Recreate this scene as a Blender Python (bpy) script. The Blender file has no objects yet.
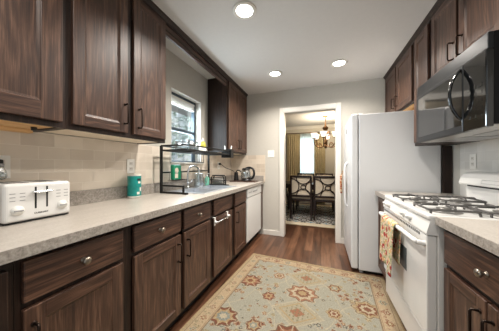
import bpy, bmesh, math, random
import numpy as np
from mathutils import Vector, Matrix
random.seed(7)
S = bpy.context.scene
COL = S.collection
PI = math.pi

# ------------------------------------------------------------------ camera, world, exposure
CAM_H = 1.177
cd = bpy.data.cameras.new('camera'); cam = bpy.data.objects.new('camera', cd); COL.objects.link(cam)
cd.sensor_width = 36.0; cd.lens = 200.0/499.0*36.0; cd.shift_y = 0.001; cd.clip_start = 0.02
cam.location = (0, 0, CAM_H); cam.rotation_euler = (PI/2, 0, math.atan(71.5/200.0))
S.camera = cam
S.view_settings.view_transform = 'Standard'; S.view_settings.look = 'None'
S.view_settings.gamma = 1.0; S.view_settings.use_curve_mapping = False
S.view_settings.exposure = 0.16
W = bpy.data.worlds.new('sky'); S.world = W; W.use_nodes = True
wn = W.node_tree.nodes; bgn = wn['Background']
bgn.inputs['Color'].default_value = (0.90, 0.97, 1.0, 1); bgn.inputs['Strength'].default_value = 0.66
CAN_WATTS = [18, 18, 18, 12, 7, 8]; CAN_COL = (1.0, 0.93, 0.85)
CHAND_W = 66.0
CAN_POS = [(-0.585, 1.516), (-0.590, 2.689), (0.208, 2.679), (0.215, 1.516), (-0.585, 0.34), (0.215, 0.34)]  # last two are unseen cans, added to fill the foreground with light
def area(name, loc, size, watts, color, rot=(0, 0, 0), shape='DISK', size_y=None):
    l = bpy.data.lights.new(name, 'AREA'); l.shape = shape; l.size = size; l.energy = watts; l.color = color
    if size_y: l.size_y = size_y
    if shape == 'DISK': l.spread = 2.5
    o = bpy.data.objects.new(name, l); COL.objects.link(o); o.location = loc; o.rotation_euler = rot
    return o
for i, (x, y) in enumerate(CAN_POS):
    area('can_lamp', (x, y, 2.415), 0.13, CAN_WATTS[i], CAN_COL)
# daylight through the kitchen window and the two dining windows
area('kitchen_daylight', (-1.80, 2.11, 1.63), 0.5, 34, (0.86, 0.95, 1.0), (0, -PI/2, 0), 'RECTANGLE', 0.8)
area('dining_daylight', (-0.41, 6.95, 1.5), 0.9, 22, (0.92, 0.98, 1.0), (-PI/2, 0, 0), 'RECTANGLE', 1.2)

# ------------------------------------------------------------------ mesh helpers
class MB:
    def __init__(s): s.v = []; s.f = []; s.mi = []; s.sm = []; s.M = None
    def add(s, vs, fs, mi=0, smooth=False):
        b = len(s.v)
        for p in vs:
            p = Vector(p)
            s.v.append(s.M @ p if s.M else p)
        for f in fs:
            s.f.append([b+i for i in f]); s.mi.append(mi); s.sm.append(smooth)
        return s
    def box(s, x0, x1, y0, y1, z0, z1, bev=0.0, mi=0, seg=2):
        if x0 > x1: x0, x1 = x1, x0
        if y0 > y1: y0, y1 = y1, y0
        if z0 > z1: z0, z1 = z1, z0
        if bev <= 0:
            vs = [(x0,y0,z0),(x1,y0,z0),(x1,y1,z0),(x0,y1,z0),(x0,y0,z1),(x1,y0,z1),(x1,y1,z1),(x0,y1,z1)]
            return s.add(vs, [(0,3,2,1),(4,5,6,7),(0,1,5,4),(1,2,6,5),(2,3,7,6),(3,0,4,7)], mi)
        bm = bmesh.new(); bmesh.ops.create_cube(bm, size=1.0)
        for v in bm.verts:
            v.co = ((x0+x1)/2+v.co.x*(x1-x0), (y0+y1)/2+v.co.y*(y1-y0), (z0+z1)/2+v.co.z*(z1-z0))
        bev = min(bev, 0.48*min(x1-x0, y1-y0, z1-z0))
        bmesh.ops.bevel(bm, geom=list(bm.edges), offset=bev, segments=seg, profile=0.5, affect='EDGES')
        bm.verts.index_update()
        s.add([v.co.copy() for v in bm.verts], [[v.index for v in f.verts] for f in bm.faces], mi, False); bm.free()
        return s
    def tube(s, pts, r, n=8, mi=0, closed=False, ry=None, up=None):
        pts = [Vector(p) for p in pts]; N = len(pts); ry = ry or r
        rr = r if isinstance(r, (list, tuple)) else [r]*N
        ryy = ry if isinstance(ry, (list, tuple)) else [ry]*N
        vs = []; prev = None
        for i in range(N):
            if closed: t = pts[(i+1) % N]-pts[i-1]
            else: t = pts[min(i+1, N-1)]-pts[max(i-1, 0)]
            t.normalize()
            if up is not None: a = Vector(up)
            elif prev is None: a = Vector((0,0,1)) if abs(t.z) < 0.9 else Vector((1,0,0))
            else: a = prev
            a = a - t*a.dot(t)
            if a.length < 1e-6: a = t.orthogonal()
            a.normalize(); prev = a; b = t.cross(a)
            for k in range(n):
                q = 2*PI*k/n + (PI/4 if n == 4 else 0)
                vs.append(pts[i]+a*(rr[i]*math.cos(q))+b*(ryy[i]*math.sin(q)))
        fs = []
        for i in range(N if closed else N-1):
            for k in range(n):
                j = (i+1) % N
                fs.append((i*n+k, i*n+(k+1) % n, j*n+(k+1) % n, j*n+k))
        if not closed:
            fs.append(list(range(n))[::-1]); fs.append([(N-1)*n+k for k in range(n)])
        return s.add(vs, fs, mi, n > 4)
    def cyl(s, p0, p1, r, n=16, mi=0, r2=None):
        return s.tube([p0, p1], [r, r2 if r2 is not None else r], n, mi, ry=[r, r2 if r2 is not None else r])
    def lathe(s, c, prof, n=24, mi=0, axis='Z', sx=1.0, sy=1.0):
        vs = []; fs = []; c = Vector(c)
        for (r, z) in prof:
            r = max(r, 1e-4)
            for k in range(n):
                a = 2*PI*k/n; p = (r*math.cos(a)*sx, r*math.sin(a)*sy, z)
                if axis == 'X': p = (p[2], p[0], p[1])
                elif axis == '-X': p = (-p[2], -p[0], p[1])
                elif axis == 'Y': p = (p[1], p[2], p[0])
                elif axis == '-Y': p = (p[0], -p[2], p[1])
                vs.append(c+Vector(p))
        for i in range(len(prof)-1):
            for k in range(n):
                fs.append((i*n+k, i*n+(k+1) % n, (i+1)*n+(k+1) % n, (i+1)*n+k))
        fs.append(list(range(n))[::-1]); m = (len(prof)-1)*n; fs.append([m+k for k in range(n)])
        return s.add(vs, fs, mi, True)
    def ball(s, c, r, n=14, mi=0, sc=(1,1,1)):
        vs = []; fs = []; c = Vector(c); m = n//2
        for i in range(m+1):
            th = PI*i/m
            rr = max(math.sin(th), 1e-3)
            for k in range(n):
                a = 2*PI*k/n; vs.append(c+Vector((r*sc[0]*rr*math.cos(a), r*sc[1]*rr*math.sin(a), -r*sc[2]*math.cos(th))))
        for i in range(m):
            for k in range(n): fs.append((i*n+k, i*n+(k+1) % n, (i+1)*n+(k+1) % n, (i+1)*n+k))
        return s.add(vs, fs, mi, True)
    def prism(s, poly, d0, d1, plane='XZ', mi=0):
        # poly in two coords, extruded along the third
        def mk(p, d): return {'XZ': (p[0], d, p[1]), 'YZ': (d, p[0], p[1]), 'XY': (p[0], p[1], d)}[plane]
        n = len(poly)
        vs = [mk(p, d0) for p in poly]+[mk(p, d1) for p in poly]
        fs = [list(range(n))[::-1], [n+i for i in range(n)]]+[(i, (i+1) % n, n+(i+1) % n, n+i) for i in range(n)]
        return s.add(vs, fs, mi)
    def grid(s, fn, nu, nv, mi=0, smooth=True, thick=None):
        vs = [fn(i/nu, j/nv) for j in range(nv+1) for i in range(nu+1)]
        fs = [(j*(nu+1)+i, j*(nu+1)+i+1, (j+1)*(nu+1)+i+1, (j+1)*(nu+1)+i) for j in range(nv) for i in range(nu)]
        return s.add(vs, fs, mi, smooth)

def wloc(o):
    p = Vector((0, 0, 0))
    while o: p = p+Vector(o.location); o = o.parent
    return p
def obj(name, mb, mats, parent=None, loc=(0, 0, 0), solid=0.0):
    """ONE mesh object; the verts of mb are in world space."""
    if not isinstance(mats, (list, tuple)): mats = [mats]
    base = wloc(parent) if parent else Vector(loc)
    me = bpy.data.meshes.new(name)
    me.from_pydata([tuple(v-base) for v in mb.v], [], mb.f)
    for m in mats: me.materials.append(m)
    me.polygons.foreach_set('material_index', mb.mi); me.polygons.foreach_set('use_smooth', mb.sm)
    bm = bmesh.new(); bm.from_mesh(me); bmesh.ops.recalc_face_normals(bm, faces=bm.faces); bm.to_mesh(me); bm.free()
    me.update()
    o = bpy.data.objects.new(name, me); COL.objects.link(o)
    if parent: o.parent = parent
    else: o.location = base
    if solid:
        md = o.modifiers.new('solid', 'SOLIDIFY'); md.thickness = solid; md.offset = 0
    return o
def tag(o, label, cat, group=None):
    o['label'] = label; o['category'] = cat
    if group: o['group'] = group
    return o
def thing(name, label, cat, loc, group=None):
    o = bpy.data.objects.new(name, None); COL.objects.link(o); o.location = loc; o.empty_display_size = 0.1
    return tag(o, label, cat, group)
def solo(name, mb, mats, label, cat, loc, group=None, solid=0.0):
    return tag(obj(name, mb, mats, None, loc, solid), label, cat, group)
def struct(name, mb, mats, parent=None, loc=(0, 0, 0)):
    o = obj(name, mb, mats, parent, loc)
    if not parent: o['kind'] = 'structure'
    return o
def dup(root, loc, label=None, rotz=None):
    r = root.copy(); COL.objects.link(r); r.location = loc
    if rotz is not None: r.rotation_euler = (0, 0, rotz)
    if label: r['label'] = label
    for ch in list(root.children):
        c = ch.copy(); COL.objects.link(c); c.parent = r
        for g in list(ch.children):
            d = g.copy(); COL.objects.link(d); d.parent = c
    return r
def spline(pts, n=6):
    P = [Vector(p) for p in pts]; P = [P[0]*2-P[1]]+P+[P[-1]*2-P[-2]]; out = []
    for i in range(1, len(P)-2):
        for k in range(n):
            t = k/n; a, b, c, d = P[i-1], P[i], P[i+1], P[i+2]
            out.append(0.5*((2*b)+(c-a)*t+(2*a-5*b+4*c-d)*t*t+(3*b-a-3*c+d)*t**3))
    out.append(P[-2]); return out

# ------------------------------------------------------------------ materials
def srgb(r, g, b):
    f = lambda c: (c/255/12.92) if c/255 <= 0.04045 else ((c/255+0.055)/1.055)**2.4
    return (f(r), f(g), f(b), 1)
class NT:
    def __init__(s, name):
        s.m = bpy.data.materials.new(name); s.m.use_nodes = True; s.t = s.m.node_tree
        s.b = s.t.nodes['Principled BSDF']; s.out = s.t.nodes['Material Output']
    def n(s, typ, **kw):
        nd = s.t.nodes.new(typ)
        for k, v in kw.items():
            if k in nd.inputs: nd.inputs[k].default_value = v
            else: setattr(nd, k, v)
        return nd
    def l(s, a, b): s.t.links.new(a, b)
    def ramp(s, fac, stops):
        r = s.n('ShaderNodeValToRGB'); e = r.color_ramp.elements
        while len(e) < len(stops): e.new(0.5)
        for i, (p, c) in enumerate(stops): e[i].position = p; e[i].color = c
        s.l(fac, r.inputs['Fac']); return r.outputs['Color']
    def mix(s, fac, a, b, blend='MIX'):
        m = s.n('ShaderNodeMix', data_type='RGBA', blend_type=blend)
        for val, i in ((fac, 0), (a, 6), (b, 7)):
            if hasattr(val, 'is_linked') or isinstance(val, bpy.types.NodeSocket): s.l(val, m.inputs[i])
            else: m.inputs[i].default_value = val
        return m.outputs[2]
    def coords(s, scale=(1, 1, 1), rot=(0, 0, 0), rnd=False):
        tc = s.n('ShaderNodeTexCoord'); mp = s.n('ShaderNodeMapping'); mp.inputs['Scale'].default_value = scale
        mp.inputs['Rotation'].default_value = rot
        src = tc.outputs['Object']
        if rnd:
            oi = s.n('ShaderNodeObjectInfo'); vm = s.n('ShaderNodeVectorMath', operation='MULTIPLY_ADD')
            cx = s.n('ShaderNodeCombineXYZ')
            for i in range(3): s.l(oi.outputs['Random'], cx.inputs[i])
            s.l(cx.outputs[0], vm.inputs[0]); vm.inputs[1].default_value = (17.3, 9.1, 13.7); s.l(src, vm.inputs[2]); src = vm.outputs[0]
        s.l(src, mp.inputs['Vector']); return mp.outputs['Vector']
    def bump(s, h, strength=0.2, dist=0.01):
        b = s.n('ShaderNodeBump'); b.inputs['Strength'].default_value = strength; b.inputs['Distance'].default_value = dist
        s.l(h, b.inputs['Height']); s.l(b.outputs['Normal'], s.b.inputs['Normal'])
def plain(name, col, rough=0.5, metal=0.0, spec=0.5, noise=0.04, scale=30, coat=0.0):
    t = NT(name); v = t.coords((1, 1, 1))
    nz = t.n('ShaderNodeTexNoise', Scale=scale, Detail=3.0); t.l(v, nz.inputs['Vector'])
    a = tuple(max(0, c*(1-noise)) for c in col[:3])+(1,); b = tuple(min(1, c*(1+noise)) for c in col[:3])+(1,)
    t.l(t.ramp(nz.outputs['Fac'], [(0.3, a), (0.7, b)]), t.b.inputs['Base Color'])
    t.b.inputs['Roughness'].default_value = rough; t.b.inputs['Metallic'].default_value = metal
    t.b.inputs['Specular IOR Level'].default_value = spec; t.b.inputs['Coat Weight'].default_value = coat
    t.b.inputs['Coat Roughness'].default_value = 0.1
    return t.m
def wood(name, dark, mid, light, axis='Z', rough=0.42, spec=0.55, scale=1.0, bumpy=0.25):
    t = NT(name)
    def aniso(a, b): return tuple(c*scale for c in {'Z': (a, a, b), 'Y': (a, b, a), 'X': (b, a, a)}[axis])
    def noise(a, b, det, dist):
        v = t.coords(aniso(a, b), rnd=True); n = t.n('ShaderNodeTexNoise', Scale=1.0, Detail=det, Roughness=0.7, Distortion=dist)
        t.l(v, n.inputs['Vector']); return n.outputs['Fac']
    fine = noise(230, 6, 4.0, 0.3); mid_ = noise(70, 2.0, 4.0, 0.5); ring = noise(6, 0.8, 2.0, 0.3)
    mul = t.n('ShaderNodeMath', operation='MULTIPLY'); mul.inputs[1].default_value = 70.0; t.l(ring, mul.inputs[0])
    sn = t.n('ShaderNodeMath', operation='SINE'); t.l(mul.outputs[0], sn.inputs[0])
    a = t.n('ShaderNodeMath', operation='MULTIPLY_ADD'); a.inputs[1].default_value = 0.045; t.l(sn.outputs[0], a.inputs[0])
    b = t.n('ShaderNodeMath', operation='MULTIPLY'); b.inputs[1].default_value = 0.45; t.l(mid_, b.inputs[0])
    c = t.n('ShaderNodeMath', operation='MULTIPLY_ADD'); c.inputs[1].default_value = 0.55; t.l(fine, c.inputs[0]); t.l(b.outputs[0], c.inputs[2])
    t.l(c.outputs[0], a.inputs[2])
    col = t.ramp(a.outputs[0], [(0.33, dark), (0.5, mid), (0.66, light)])
    t.l(col, t.b.inputs['Base Color']); t.b.inputs['Roughness'].default_value = rough
    t.b.inputs['Specular IOR Level'].default_value = spec
    t.bump(a.outputs[0], bumpy, 0.002)
    return t.m
CD, CM, CL = srgb(42, 26, 19), srgb(71, 47, 35), srgb(114, 84, 66)
WV = wood('stained_oak_upright', CD, CM, CL, 'Z')
WH = wood('stained_oak_level', srgb(36, 21, 15), srgb(64, 41, 30), srgb(110, 78, 60), 'Y')
WF = wood('stained_oak_shaded', srgb(22, 14, 11), srgb(38, 25, 19), srgb(60, 42, 33), 'Z', 0.45, 0.35)  # dark frame stain, deepened to carry the shade of the gaps
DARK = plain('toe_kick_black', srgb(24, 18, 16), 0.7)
PINE = wood('raw_pine', srgb(196, 150, 96), srgb(214, 172, 120), srgb(226, 190, 142), 'Y', 0.6, 0.3, 0.5, 0.1)
CREAMW = plain('cream_board', srgb(226, 212, 190), 0.6)
TABLEW = wood('espresso_wood', srgb(22, 13, 10), srgb(34, 21, 17), srgb(48, 31, 25), 'X', 0.35, 0.35)
WALL = plain('greige_wall_paint', srgb(190, 186, 177), 0.75, noise=0.015, spec=0.2)
DWALL = plain('dining_wall_paint', srgb(190, 184, 172), 0.75, noise=0.015, spec=0.2)
CEIL = plain('ceiling_paint', srgb(205, 202, 198), 0.85, noise=0.012, spec=0.15)
TRIM = plain('white_trim_paint', srgb(216, 212, 204), 0.4, noise=0.01)
WHITE = plain('white_enamel', srgb(218, 217, 214), 0.28, noise=0.01, coat=0.3)
FRIDGEW = plain('textured_white_enamel', srgb(214, 215, 216), 0.35, noise=0.012, scale=300)
PLAST = plain('white_plastic', srgb(236, 234, 228), 0.35, noise=0.01)
GREYP = plain('grey_plastic', srgb(150, 150, 150), 0.4)
BLACK = plain('black_plastic', srgb(16, 16, 17), 0.4)
MATTB = plain('matte_black_casing', srgb(14, 14, 15), 0.6, spec=0.2)
BLKM = plain('black_metal', srgb(20, 19, 19), 0.4, 0.3)
GLOSSB = plain('black_glass', srgb(10, 11, 12), 0.04, spec=0.7, coat=0.5)
MWB = plain('gloss_black_trim', srgb(26, 28, 31), 0.34, spec=0.4)
BRONZE = plain('dark_bronze', srgb(46, 36, 30), 0.35, 0.85)
NICKEL = plain('brushed_nickel', srgb(146, 137, 125), 0.3, 0.95)
CHROME = plain('chrome', srgb(215, 218, 222), 0.12, 1.0)
STEEL = plain('sink_steel', srgb(214, 219, 226), 0.3, 0.75)
IRON = plain('cast_iron', srgb(88, 86, 84), 0.4, 0.4)
BURN = plain('burner_cap', srgb(120, 118, 114), 0.4, 0.5)
GREEN = plain('green_plastic', srgb(12, 128, 92), 0.4)
TEAL = plain('teal_label', srgb(10, 132, 126), 0.35, noise=0.25, scale=18)
MINT = plain('mint_liquid', srgb(120, 196, 170), 0.3)
YELLOW = plain('yellow_plastic', srgb(192, 186, 74), 0.4)
TRAYW = wood('tray_walnut', srgb(46, 26, 18), srgb(66, 40, 28), srgb(92, 60, 42), 'X', 0.45)
OLDGOLD = plain('antique_gold', srgb(112, 82, 54), 0.35, 0.8)
CREAMF = plain('cream_upholstery', srgb(214, 202, 182), 0.85, noise=0.05, scale=90)
PAPER = plain('off_white_card', srgb(232, 226, 214), 0.7)
INK = plain('dark_ink', srgb(40, 38, 38), 0.6)

def countertop():
    t = NT('beige_stone_laminate'); v = t.coords((1, 1, 1))
    n1 = t.n('ShaderNodeTexNoise', Scale=5.0, Detail=7.0, Roughness=0.75); t.l(t.coords((4, 0.9, 4)), n1.inputs['Vector'])
    n2 = t.n('ShaderNodeTexNoise', Scale=120.0, Detail=3.0, Roughness=0.7); t.l(v, n2.inputs['Vector'])
    c1 = t.ramp(n1.outputs['Fac'], [(0.3, srgb(166, 159, 150)), (0.7, srgb(188, 181, 172))])
    c2 = t.ramp(n2.outputs['Fac'], [(0.30, srgb(138, 130, 121)), (0.5, srgb(176, 169, 160)), (0.72, srgb(204, 198, 190))])
    t.l(t.mix(0.35, c1, c2), t.b.inputs['Base Color']); t.b.inputs['Roughness'].default_value = 0.32
    return t.m
STONE = countertop()
def stone_edge():
    t = NT('grey_stone_laminate'); v = t.coords((1, 1, 1))
    n2 = t.n('ShaderNodeTexNoise', Scale=80.0, Detail=4.0, Roughness=0.7); t.l(v, n2.inputs['Vector'])
    t.l(t.ramp(n2.outputs['Fac'], [(0.3, srgb(118, 111, 104)), (0.5, srgb(152, 145, 137)), (0.72, srgb(180, 173, 165))]), t.b.inputs['Base Color'])
    t.b.inputs['Roughness'].default_value = 0.4
    return t.m
EDGE = stone_edge()
def tile(name, axes, c1, c2, grout):
    t = NT(name); tc = t.n('ShaderNodeTexCoord'); sp = t.n('ShaderNodeSeparateXYZ'); t.l(tc.outputs['Object'], sp.inputs[0])
    cb = t.n('ShaderNodeCombineXYZ'); t.l(sp.outputs['XYZ'.index(axes[0])], cb.inputs[0]); t.l(sp.outputs['XYZ'.index(axes[1])], cb.inputs[1])
    br = t.n('ShaderNodeTexBrick', Color1=c1, Color2=c2, Mortar=grout)
    br.inputs['Scale'].default_value = 1.0; br.inputs['Mortar Size'].default_value = 0.0016; br.inputs['Mortar Smooth'].default_value = 0.1
    br.inputs['Brick Width'].default_value = 0.152; br.inputs['Row Height'].default_value = 0.076; br.inputs['Bias'].default_value = -0.1
    t.l(cb.outputs[0], br.inputs['Vector'])
    nz = t.n('ShaderNodeTexNoise', Scale=11.0, Detail=5.0); t.l(tc.outputs['Object'], nz.inputs['Vector'])
    t.l(t.mix(0.35, br.outputs['Color'], t.ramp(nz.outputs['Fac'], [(0.3, srgb(158, 152, 145)), (0.7, srgb(204, 197, 188))]), 'SOFT_LIGHT'), t.b.inputs['Base Color'])
    t.b.inputs['Roughness'].default_value = 0.3
    inv = t.n('ShaderNodeMath', operation='SUBTRACT'); inv.inputs[0].default_value = 1.0; t.l(br.outputs['Fac'], inv.inputs[1])
    t.bump(inv.outputs[0], 0.4, 0.002)
    return t.m
TILE_L = tile('subway_tile_side', 'YZ', srgb(222, 212, 198), srgb(202, 191, 177), srgb(226, 218, 206))
TILE_B = tile('subway_tile_end', 'XZ', srgb(214, 202, 186), srgb(192, 179, 163), srgb(222, 213, 200))
TILE_R = tile('subway_tile_cook', 'YZ', srgb(218, 216, 212), srgb(206, 204, 199), srgb(222, 220, 216))
def floor_mat():
    t = NT('red_brown_plank_floor'); tc = t.n('ShaderNodeTexCoord'); sp = t.n('ShaderNodeSeparateXYZ'); t.l(tc.outputs['Object'], sp.inputs[0])
    cb = t.n('ShaderNodeCombineXYZ'); t.l(sp.outputs[1], cb.inputs[0]); t.l(sp.outputs[0], cb.inputs[1])
    br = t.n('ShaderNodeTexBrick', Color1=srgb(150, 108, 82), Color2=srgb(104, 70, 52), Mortar=srgb(38, 22, 16))
    br.inputs['Scale'].default_value = 1.0; br.inputs['Mortar Size'].default_value = 0.0016; br.inputs['Brick Width'].default_value = 1.1
    br.inputs['Row Height'].default_value = 0.115; br.offset = 0.37; br.inputs['Bias'].default_value = 0.1
    t.l(cb.outputs[0], br.inputs['Vector'])
    v = t.coords((22, 1.6, 22)); nz = t.n('ShaderNodeTexNoise', Scale=1.0, Detail=6.0, Roughness=0.65, Distortion=0.8); t.l(v, nz.inputs['Vector'])
    v3 = t.coords((5, 1.0, 5)); n3 = t.n('ShaderNodeTexNoise', Scale=1.0, Detail=3.0, Distortion=1.2); t.l(v3, n3.inputs['Vector'])
    g = t.ramp(nz.outputs['Fac'], [(0.3, (0.20, 0.16, 0.14, 1)), (0.55, (0.62, 0.6, 0.58, 1)), (0.75, (1, 1, 1, 1))])
    g3 = t.ramp(n3.outputs['Fac'], [(0.35, (0.45, 0.42, 0.4, 1)), (0.65, (1, 1, 1, 1))])
    t.l(t.mix(0.8, t.mix(0.85, br.outputs['Color'], g, 'MULTIPLY'), g3, 'MULTIPLY'), t.b.inputs['Base Color'])
    t.b.inputs['Roughness'].default_value = 0.3; t.bump(nz.outputs['Fac'], 0.12, 0.003)
    return t.m
FLOOR = floor_mat()
def glass(name, tint=(1, 1, 1, 1), refl=0.12, rough=0.02):
    t = NT(name); tr = t.n('ShaderNodeBsdfTransparent', Color=tint); gl = t.n('ShaderNodeBsdfGlossy', Roughness=rough)
    lw = t.n('ShaderNodeLayerWeight', Blend=0.35); ad = t.n('ShaderNodeMath', operation='MULTIPLY_ADD'); ad.inputs[1].default_value = 0.5; ad.inputs[2].default_value = refl
    t.l(lw.outputs['Facing'], ad.inputs[0])
    mx = t.n('ShaderNodeMixShader'); t.l(ad.outputs[0], mx.inputs[0]); t.l(tr.outputs[0], mx.inputs[1]); t.l(gl.outputs[0], mx.inputs[2])
    t.l(mx.outputs[0], t.out.inputs['Surface']); return t.m
PANE = glass('window_glass', (0.95, 0.98, 1, 1), 0.02)
CLEAR = glass('clear_glassware', (0.80, 0.85, 0.86, 1), 0.30, 0.15)
def emit(name, col, st):
    t = NT(name); e = t.n('ShaderNodeEmission', Color=col, Strength=st); t.l(e.outputs[0], t.out.inputs['Surface']); return t.m
LAMPDISC = emit('lit_lamp_lens', (1, 0.95, 0.88, 1), 9.0)
SHADE = emit('lit_frosted_glass', (1, 0.90, 0.74, 1), 1.6)
def sheer_mat():
    t = NT('sheer_voile'); tl = t.n('ShaderNodeBsdfTranslucent', Color=(0.55, 0.63, 0.62, 1)); df = t.n('ShaderNodeBsdfDiffuse', Color=(0.6, 0.65, 0.63, 1))
    mx = t.n('ShaderNodeMixShader'); mx.inputs[0].default_value = 0.35; t.l(tl.outputs[0], mx.inputs[1]); t.l(df.outputs[0], mx.inputs[2]); t.l(mx.outputs[0], t.out.inputs['Surface']); return t.m
SHEER = sheer_mat()
def drape_mat():
    t = NT('gold_drape'); v = t.coords((1, 1, 1)); nz = t.n('ShaderNodeTexNoise', Scale=40.0, Detail=3.0); t.l(v, nz.inputs['Vector'])
    c = t.ramp(nz.outputs['Fac'], [(0.3, srgb(182, 166, 130)), (0.7, srgb(204, 190, 156))])
    tl = t.n('ShaderNodeBsdfTranslucent'); df = t.n('ShaderNodeBsdfDiffuse'); t.l(c, tl.inputs['Color']); t.l(c, df.inputs['Color'])
    mx = t.n('ShaderNodeMixShader'); mx.inputs[0].default_value = 0.75; t.l(tl.outputs[0], mx.inputs[1]); t.l(df.outputs[0], mx.inputs[2]); t.l(mx.outputs[0], t.out.inputs['Surface']); return t.m
DRAPE = drape_mat()
def floral(name, ground, cols, scale, axes='YZ'):
    t = NT(name); tc = t.n('ShaderNodeTexCoord'); sp = t.n('ShaderNodeSeparateXYZ'); t.l(tc.outputs['Object'], sp.inputs[0])
    cb = t.n('ShaderNodeCombineXYZ'); t.l(sp.outputs['XYZ'.index(axes[0])], cb.inputs[0]); t.l(sp.outputs['XYZ'.index(axes[1])], cb.inputs[1])
    out = None; prev = ground
    for i, (c, s, r) in enumerate(cols):
        mp = t.n('ShaderNodeMapping'); mp.inputs['Location'].default_value = (3.1*i, 1.7*i, 0); t.l(cb.outputs[0], mp.inputs['Vector'])
        nz = t.n('ShaderNodeTexNoise', Scale=scale*1.8, Detail=2.0); t.l(mp.outputs[0], nz.inputs['Vector'])
        vm = t.n('ShaderNodeVectorMath', operation='MULTIPLY_ADD'); vm.inputs[1].default_value = (0.02, 0.02, 0); t.l(nz.outputs['Color'], vm.inputs[0]); t.l(mp.outputs[0], vm.inputs[2])
        vo = t.n('ShaderNodeTexVoronoi', Scale=scale*s, voronoi_dimensions='2D'); t.l(vm.outputs[0], vo.inputs['Vector'])
        fac = t.ramp(vo.outputs['Distance'], [(r, (1, 1, 1, 1)), (r+0.06, (0, 0, 0, 1))])
        prev = t.mix(fac, prev, c)
    t.l(prev, t.b.inputs['Base Color']); t.b.inputs['Roughness'].default_value = 0.9; t.b.inputs['Specular IOR Level'].default_value = 0.1
    return t.m
TOWEL = floral('floral_tea_towel', srgb(190, 178, 150), [(srgb(160, 160, 118), 1.6, 0.26), (srgb(200, 158, 108), 1.25, 0.24), (srgb(120, 136, 118), 2.2, 0.16), (srgb(160, 62, 60), 0.9, 0.22), (srgb(226, 190, 170), 1.9, 0.16)], 15)
MITT = floral('floral_mitt', srgb(214, 190, 160), [(srgb(176, 112, 60), 1.4, 0.3), (srgb(150, 60, 50), 1.0, 0.3)], 26)
TOWELBACK = plain('tan_lining', srgb(176, 128, 70), 0.9, noise=0.1)

# ------------------------------------------------------------------ the room
XL, XR, YB, ZC = -1.56, 1.19, 3.34, 2.44
Y0 = -1.0
YD = 6.6
mb = MB().box(-3.2, 3.2, Y0, YD+0.12, -0.08, 0); struct('floor', mb, FLOOR)
mb = MB().box(-3.2, 3.2, Y0, YD+0.12, ZC, ZC+0.1); struct('ceiling', mb, CEIL)
WY0, WY1, WZ0, WZ1 = 1.79, 2.368, 1.205, 2.05
WFY = WY0      # window opening
mb = MB()
mb.box(XL-0.13, XL, Y0, WY0, 0, ZC).box(XL-0.13, XL, WY1, YB+0.12, 0, ZC).box(XL-0.13, XL, WY0, WY1, 0, WZ0).box(XL-0.13, XL, WY0, WY1, WZ1, ZC)
struct('wall_left', mb, WALL)
struct('wall_right', MB().box(XR, XR+0.12, Y0, YB+0.12, 0, ZC), WALL)
DX0, DX1, DZ = -0.589, 0.222, 2.076                  # doorway
mb = MB()
mb.box(XL, DX0, YB, YB+0.12, 0, ZC).box(DX1, XR, YB, YB+0.12, 0, ZC).box(DX0, DX1, YB, YB+0.12, DZ, ZC)
struct('wall_back', mb, WALL)
# dining room shell
struct('wall_dining_left', MB().box(-2.42, -2.3, YB+0.12, YD, 0, ZC), DWALL)
struct('wall_dining_right', MB().box(2.3, 2.42, YB+0.12, YD, 0, ZC), DWALL)
mb = MB()
QX0, QX1, QZ0, QZ1 = -0.72, -0.10, 0.86, 2.10
mb.box(-2.42, QX0, YD, YD+0.12, 0, ZC).box(QX1, 2.42, YD, YD+0.12, 0, ZC).box(QX0, QX1, YD, YD+0.12, 0, QZ0).box(QX0, QX1, YD, YD+0.12, QZ1, ZC)
struct('wall_dining_far', mb, DWALL)
struct('wall_dining_near', MB().box(-2.42, XL, YB+0.121, YB+0.24, 0, ZC).box(XR, 2.42, YB+0.121, YB+0.24, 0, ZC), DWALL)
# doorway casing, both jambs and head, with the inner lining
mb = MB(); cw = 0.066
mb.box(DX0-cw, DX0, YB-0.018, YB, 0, DZ+cw, 0.004).box(DX1, DX1+cw, YB-0.018, YB, 0, DZ+cw, 0.004).box(DX0, DX1, YB-0.018, YB, DZ, DZ+cw, 0.004)
mb.box(DX0, DX0+0.012, YB-0.012, YB+0.13, 0, DZ).box(DX1-0.012, DX1, YB-0.012, YB+0.13, 0, DZ).box(DX0, DX1, YB-0.012, YB+0.13, DZ-0.012, DZ)
struct('trim_1', mb, TRIM)
mb = MB().box(-0.935, DX0-cw, YB-0.014, YB, 0, 0.085, 0.004); struct('baseboard_back', mb, TRIM)
mb = MB().box(DX1+cw, XR, YB-0.014, YB, 0, 0.085, 0.004); struct('baseboard_right', mb, TRIM)
mb = MB().box(-2.3, 2.3, YD-0.014, YD, 0, 0.10, 0.004); struct('baseboard_dining', mb, TRIM)
# crown moulding of the dining room
mb = MB().prism([(YD-0.07, ZC), (YD, ZC), (YD, ZC-0.09)], -2.3, 2.3, 'YZ'); struct('trim_2', mb, TRIM)
# backsplash tiles
mb = MB().box(XL, XL+0.008, Y0, WY0-0.03, 0.9, 1.374).box(XL, XL+0.008, WY0-0.03, WY1+0.03, 0.9, WZ0).box(XL, XL+0.008, WY1+0.03, YB, 0.9, 1.374)
struct('wall_tile_left', mb, TILE_L)
struct('wall_tile_back', MB().box(XL+0.008, -0.905, YB-0.008, YB, 0.9, 1.365), TILE_B)
struct('wall_tile_right', MB().box(XR-0.008, XR, 0.4, YB-1.0, 0.88, 1.84), TILE_R)
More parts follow.
